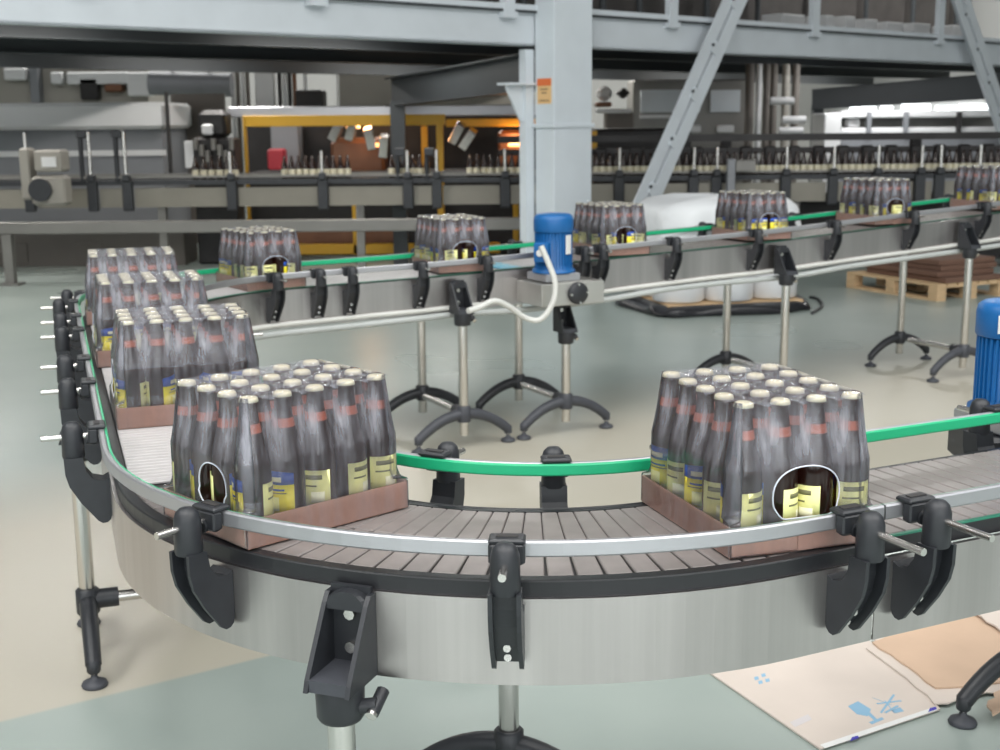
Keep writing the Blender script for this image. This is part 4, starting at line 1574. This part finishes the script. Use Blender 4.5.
# ------------------------------------------------------------------ building shell
def floor_mat():
    m = mat('painted concrete floor', (158, 168, 162), .28, 0)
    nt = m.node_tree
    b = nt.nodes['Principled BSDF']
    g = nt.nodes.new('ShaderNodeNewGeometry')
    n1 = nt.nodes.new('ShaderNodeTexNoise'); n1.inputs['Scale'].default_value = .9; n1.inputs['Detail'].default_value = 6
    nt.links.new(g.outputs['Position'], n1.inputs['Vector'])
    # warm grey band of reflected light painted in, blue green paint elsewhere
    dp = nt.nodes.new('ShaderNodeVectorMath'); dp.operation = 'DOT_PRODUCT'
    dp.inputs[1].default_value = (-.545, .838, 0)
    nt.links.new(g.outputs['Position'], dp.inputs[0])
    r1 = nt.nodes.new('ShaderNodeMapRange'); r1.inputs['From Min'].default_value = 3.285; r1.inputs['From Max'].default_value = 3.30
    r2 = nt.nodes.new('ShaderNodeMapRange'); r2.inputs['From Min'].default_value = 5.9; r2.inputs['From Max'].default_value = 4.9
    nt.links.new(dp.outputs['Value'], r1.inputs[0]); nt.links.new(dp.outputs['Value'], r2.inputs[0])
    mu = nt.nodes.new('ShaderNodeMath'); mu.operation = 'MULTIPLY'
    nt.links.new(r1.outputs[0], mu.inputs[0]); nt.links.new(r2.outputs[0], mu.inputs[1])
    cr = nt.nodes.new('ShaderNodeValToRGB')
    cr.color_ramp.interpolation = 'EASE'; cr.color_ramp.elements[0].position = .2; cr.color_ramp.elements[1].position = .8
    cr.color_ramp.elements[0].color = srgb(146, 158, 153); cr.color_ramp.elements[1].color = srgb(164, 174, 168)
    nt.links.new(n1.outputs['Fac'], cr.inputs[0])
    mx = nt.nodes.new('ShaderNodeMixRGB')
    mx.inputs[2].default_value = srgb(182, 177, 162)
    nt.links.new(mu.outputs[0], mx.inputs[0]); nt.links.new(cr.outputs[0], mx.inputs[1])
    nt.links.new(mx.outputs[0], b.inputs['Base Color'])
    n2 = nt.nodes.new('ShaderNodeTexNoise'); n2.inputs['Scale'].default_value = .7; n2.inputs['Detail'].default_value = 1
    nt.links.new(g.outputs['Position'], n2.inputs['Vector'])
    mr = nt.nodes.new('ShaderNodeMapRange'); mr.inputs['To Min'].default_value = .24; mr.inputs['To Max'].default_value = .34
    nt.links.new(n2.outputs['Fac'], mr.inputs[0]); nt.links.new(mr.outputs[0], b.inputs['Roughness'])
    return m
mb = MB(); mb.box((2, 10, -.05), (44, 40, .1), floor_mat()); struct('floor', mb)
mb = MB(); mb.box((2, 15.2, 9.1), (44, 19.8, .2), mat('added unseen grey roof', (150, 152, 154), .8)); struct('added_shade_ceiling', mb)  # unseen roof over the rear part only, added to darken the far floor
wl = mat('pale grey hall wall', (176, 176, 174), .8, 0, .04, .5)
mb = MB(); mb.box((2, 25, 4.5), (44, .2, 9), wl); struct('wall_back', mb)
mb = MB(); mb.box((-14, 10, 4.5), (.2, 30, 9), wl); struct('wall_left', mb)
mb = MB(); mb.box((22, 10, 4.5), (.2, 30, 9), wl); struct('wall_right', mb)
we = bpy.data.materials.new('daylight window'); we.use_nodes = True
b_ = we.node_tree.nodes['Principled BSDF']; b_.inputs['Emission Color'].default_value = (.93, .97, 1, 1); b_.inputs['Emission Strength'].default_value = 2.2
for i, (a, b, c_, d) in enumerate(((852, 859, 107, 113), (863, 876, 106.5, 112), (883, 893, 106, 111), (904, 930, 104, 114), (938, 948, 106, 112), (950, 960, 106, 112), (962, 988, 104, 112))):
    mb = blk(a, b, c_, d, 24.7, .15, we, 0)
    struct('window_%d' % (i + 1), mb)

# ------------------------------------------------------------------ light: daylight through the roof, rows of hall lamps
w = bpy.data.worlds.new('world'); SC.world = w
w.use_nodes = True
bg = w.node_tree.nodes['Background']
bg.inputs[0].default_value = (.93, .97, 1.0, 1)
bg.inputs[1].default_value = .72
LM = bpy.data.materials.new('lamp diffuser'); LM.use_nodes = True
b_ = LM.node_tree.nodes['Principled BSDF']; b_.inputs['Emission Color'].default_value = (1, .99, .96, 1); b_.inputs['Emission Strength'].default_value = 8
i = 0
for x in (-5, -1, 3, 7):
    for y, e_ in ((-4, 110), (0, 120), (4, 60)):
        L = bpy.data.lights.new('hall_lamp_or_added_light', 'AREA'); L.shape = 'RECTANGLE'; L.size = .5; L.size_y = 3.0; L.energy = e_; L.color = (1, .985, .95)
        o = bpy.data.objects.new('hall_lamp_or_added_light', L); COL.objects.link(o); o.location = (x, y, 7.5)
for x in (-6, 0, 6, 12):        # unseen lamps added to brighten the rear hall
    L = bpy.data.lights.new('hall_lamp_or_added_light', 'AREA'); L.shape = 'RECTANGLE'; L.size = 3.0; L.size_y = .6; L.energy = 260; L.color = (1, .985, .95)
    o = bpy.data.objects.new('hall_lamp_or_added_light', L); COL.objects.link(o); o.location = (x, 20.5, 6.5)
for x in (-7, -4, -1, 2, 5, 8, 11):   # unseen fill lights added between the floor beams of the platform
    for y in (1.8, 4.4):
        if y < 2 and x >= 2:
            continue
        L = bpy.data.lights.new('deck_fill_light', 'AREA'); L.shape = 'RECTANGLE'; L.size = 1.5; L.size_y = .12; L.energy = 26; L.color = (1, .97, .92)
        o = bpy.data.objects.new('deck_fill_light', L); COL.objects.link(o); o.matrix_world = TF @ Matrix.Translation((x, y, 2.38))
L = bpy.data.lights.new('deck_fill_light', 'AREA'); L.shape = 'RECTANGLE'; L.size = 1.2; L.size_y = .15; L.energy = 26  # unseen fill light added to brighten the white machine
o = bpy.data.objects.new('deck_fill_light', L); COL.objects.link(o); o.location = (4.7, 16.3, 2.3); o.rotation_euler = (R(50), 0, 0)
# hall side behind the viewer: grey wall, unseen glowing windows added for steel reflections and fill
mb = MB(); mb.box((2, -9, 4.5), (44, .2, 9), mat('hall wall behind', (120, 122, 124), .8)); struct('wall_front', mb)
wf = bpy.data.materials.new('added glowing window'); wf.use_nodes = True
b_ = wf.node_tree.nodes['Principled BSDF']; b_.inputs['Emission Color'].default_value = (.93, .97, 1, 1); b_.inputs['Emission Strength'].default_value = 3.2
for i, x in enumerate((-11, -7.5, -4.2, -1.2, 2.1, 4.4, 8.0, 11.5)):
    mb = MB(); mb.box((x, -8.87, 3.6), (1.3 + .5 * (i % 3), .06, 5.2), wf); struct('window_%d' % (i + 8), mb)
SC.view_settings.view_transform = 'Standard'
SC.view_settings.look = 'None'
SC.view_settings.gamma = 1
SC.view_settings.use_curve_mapping = False
SC.view_settings.exposure = .38
for o in SC.objects:
    if '_w' in o:
        del o['_w']
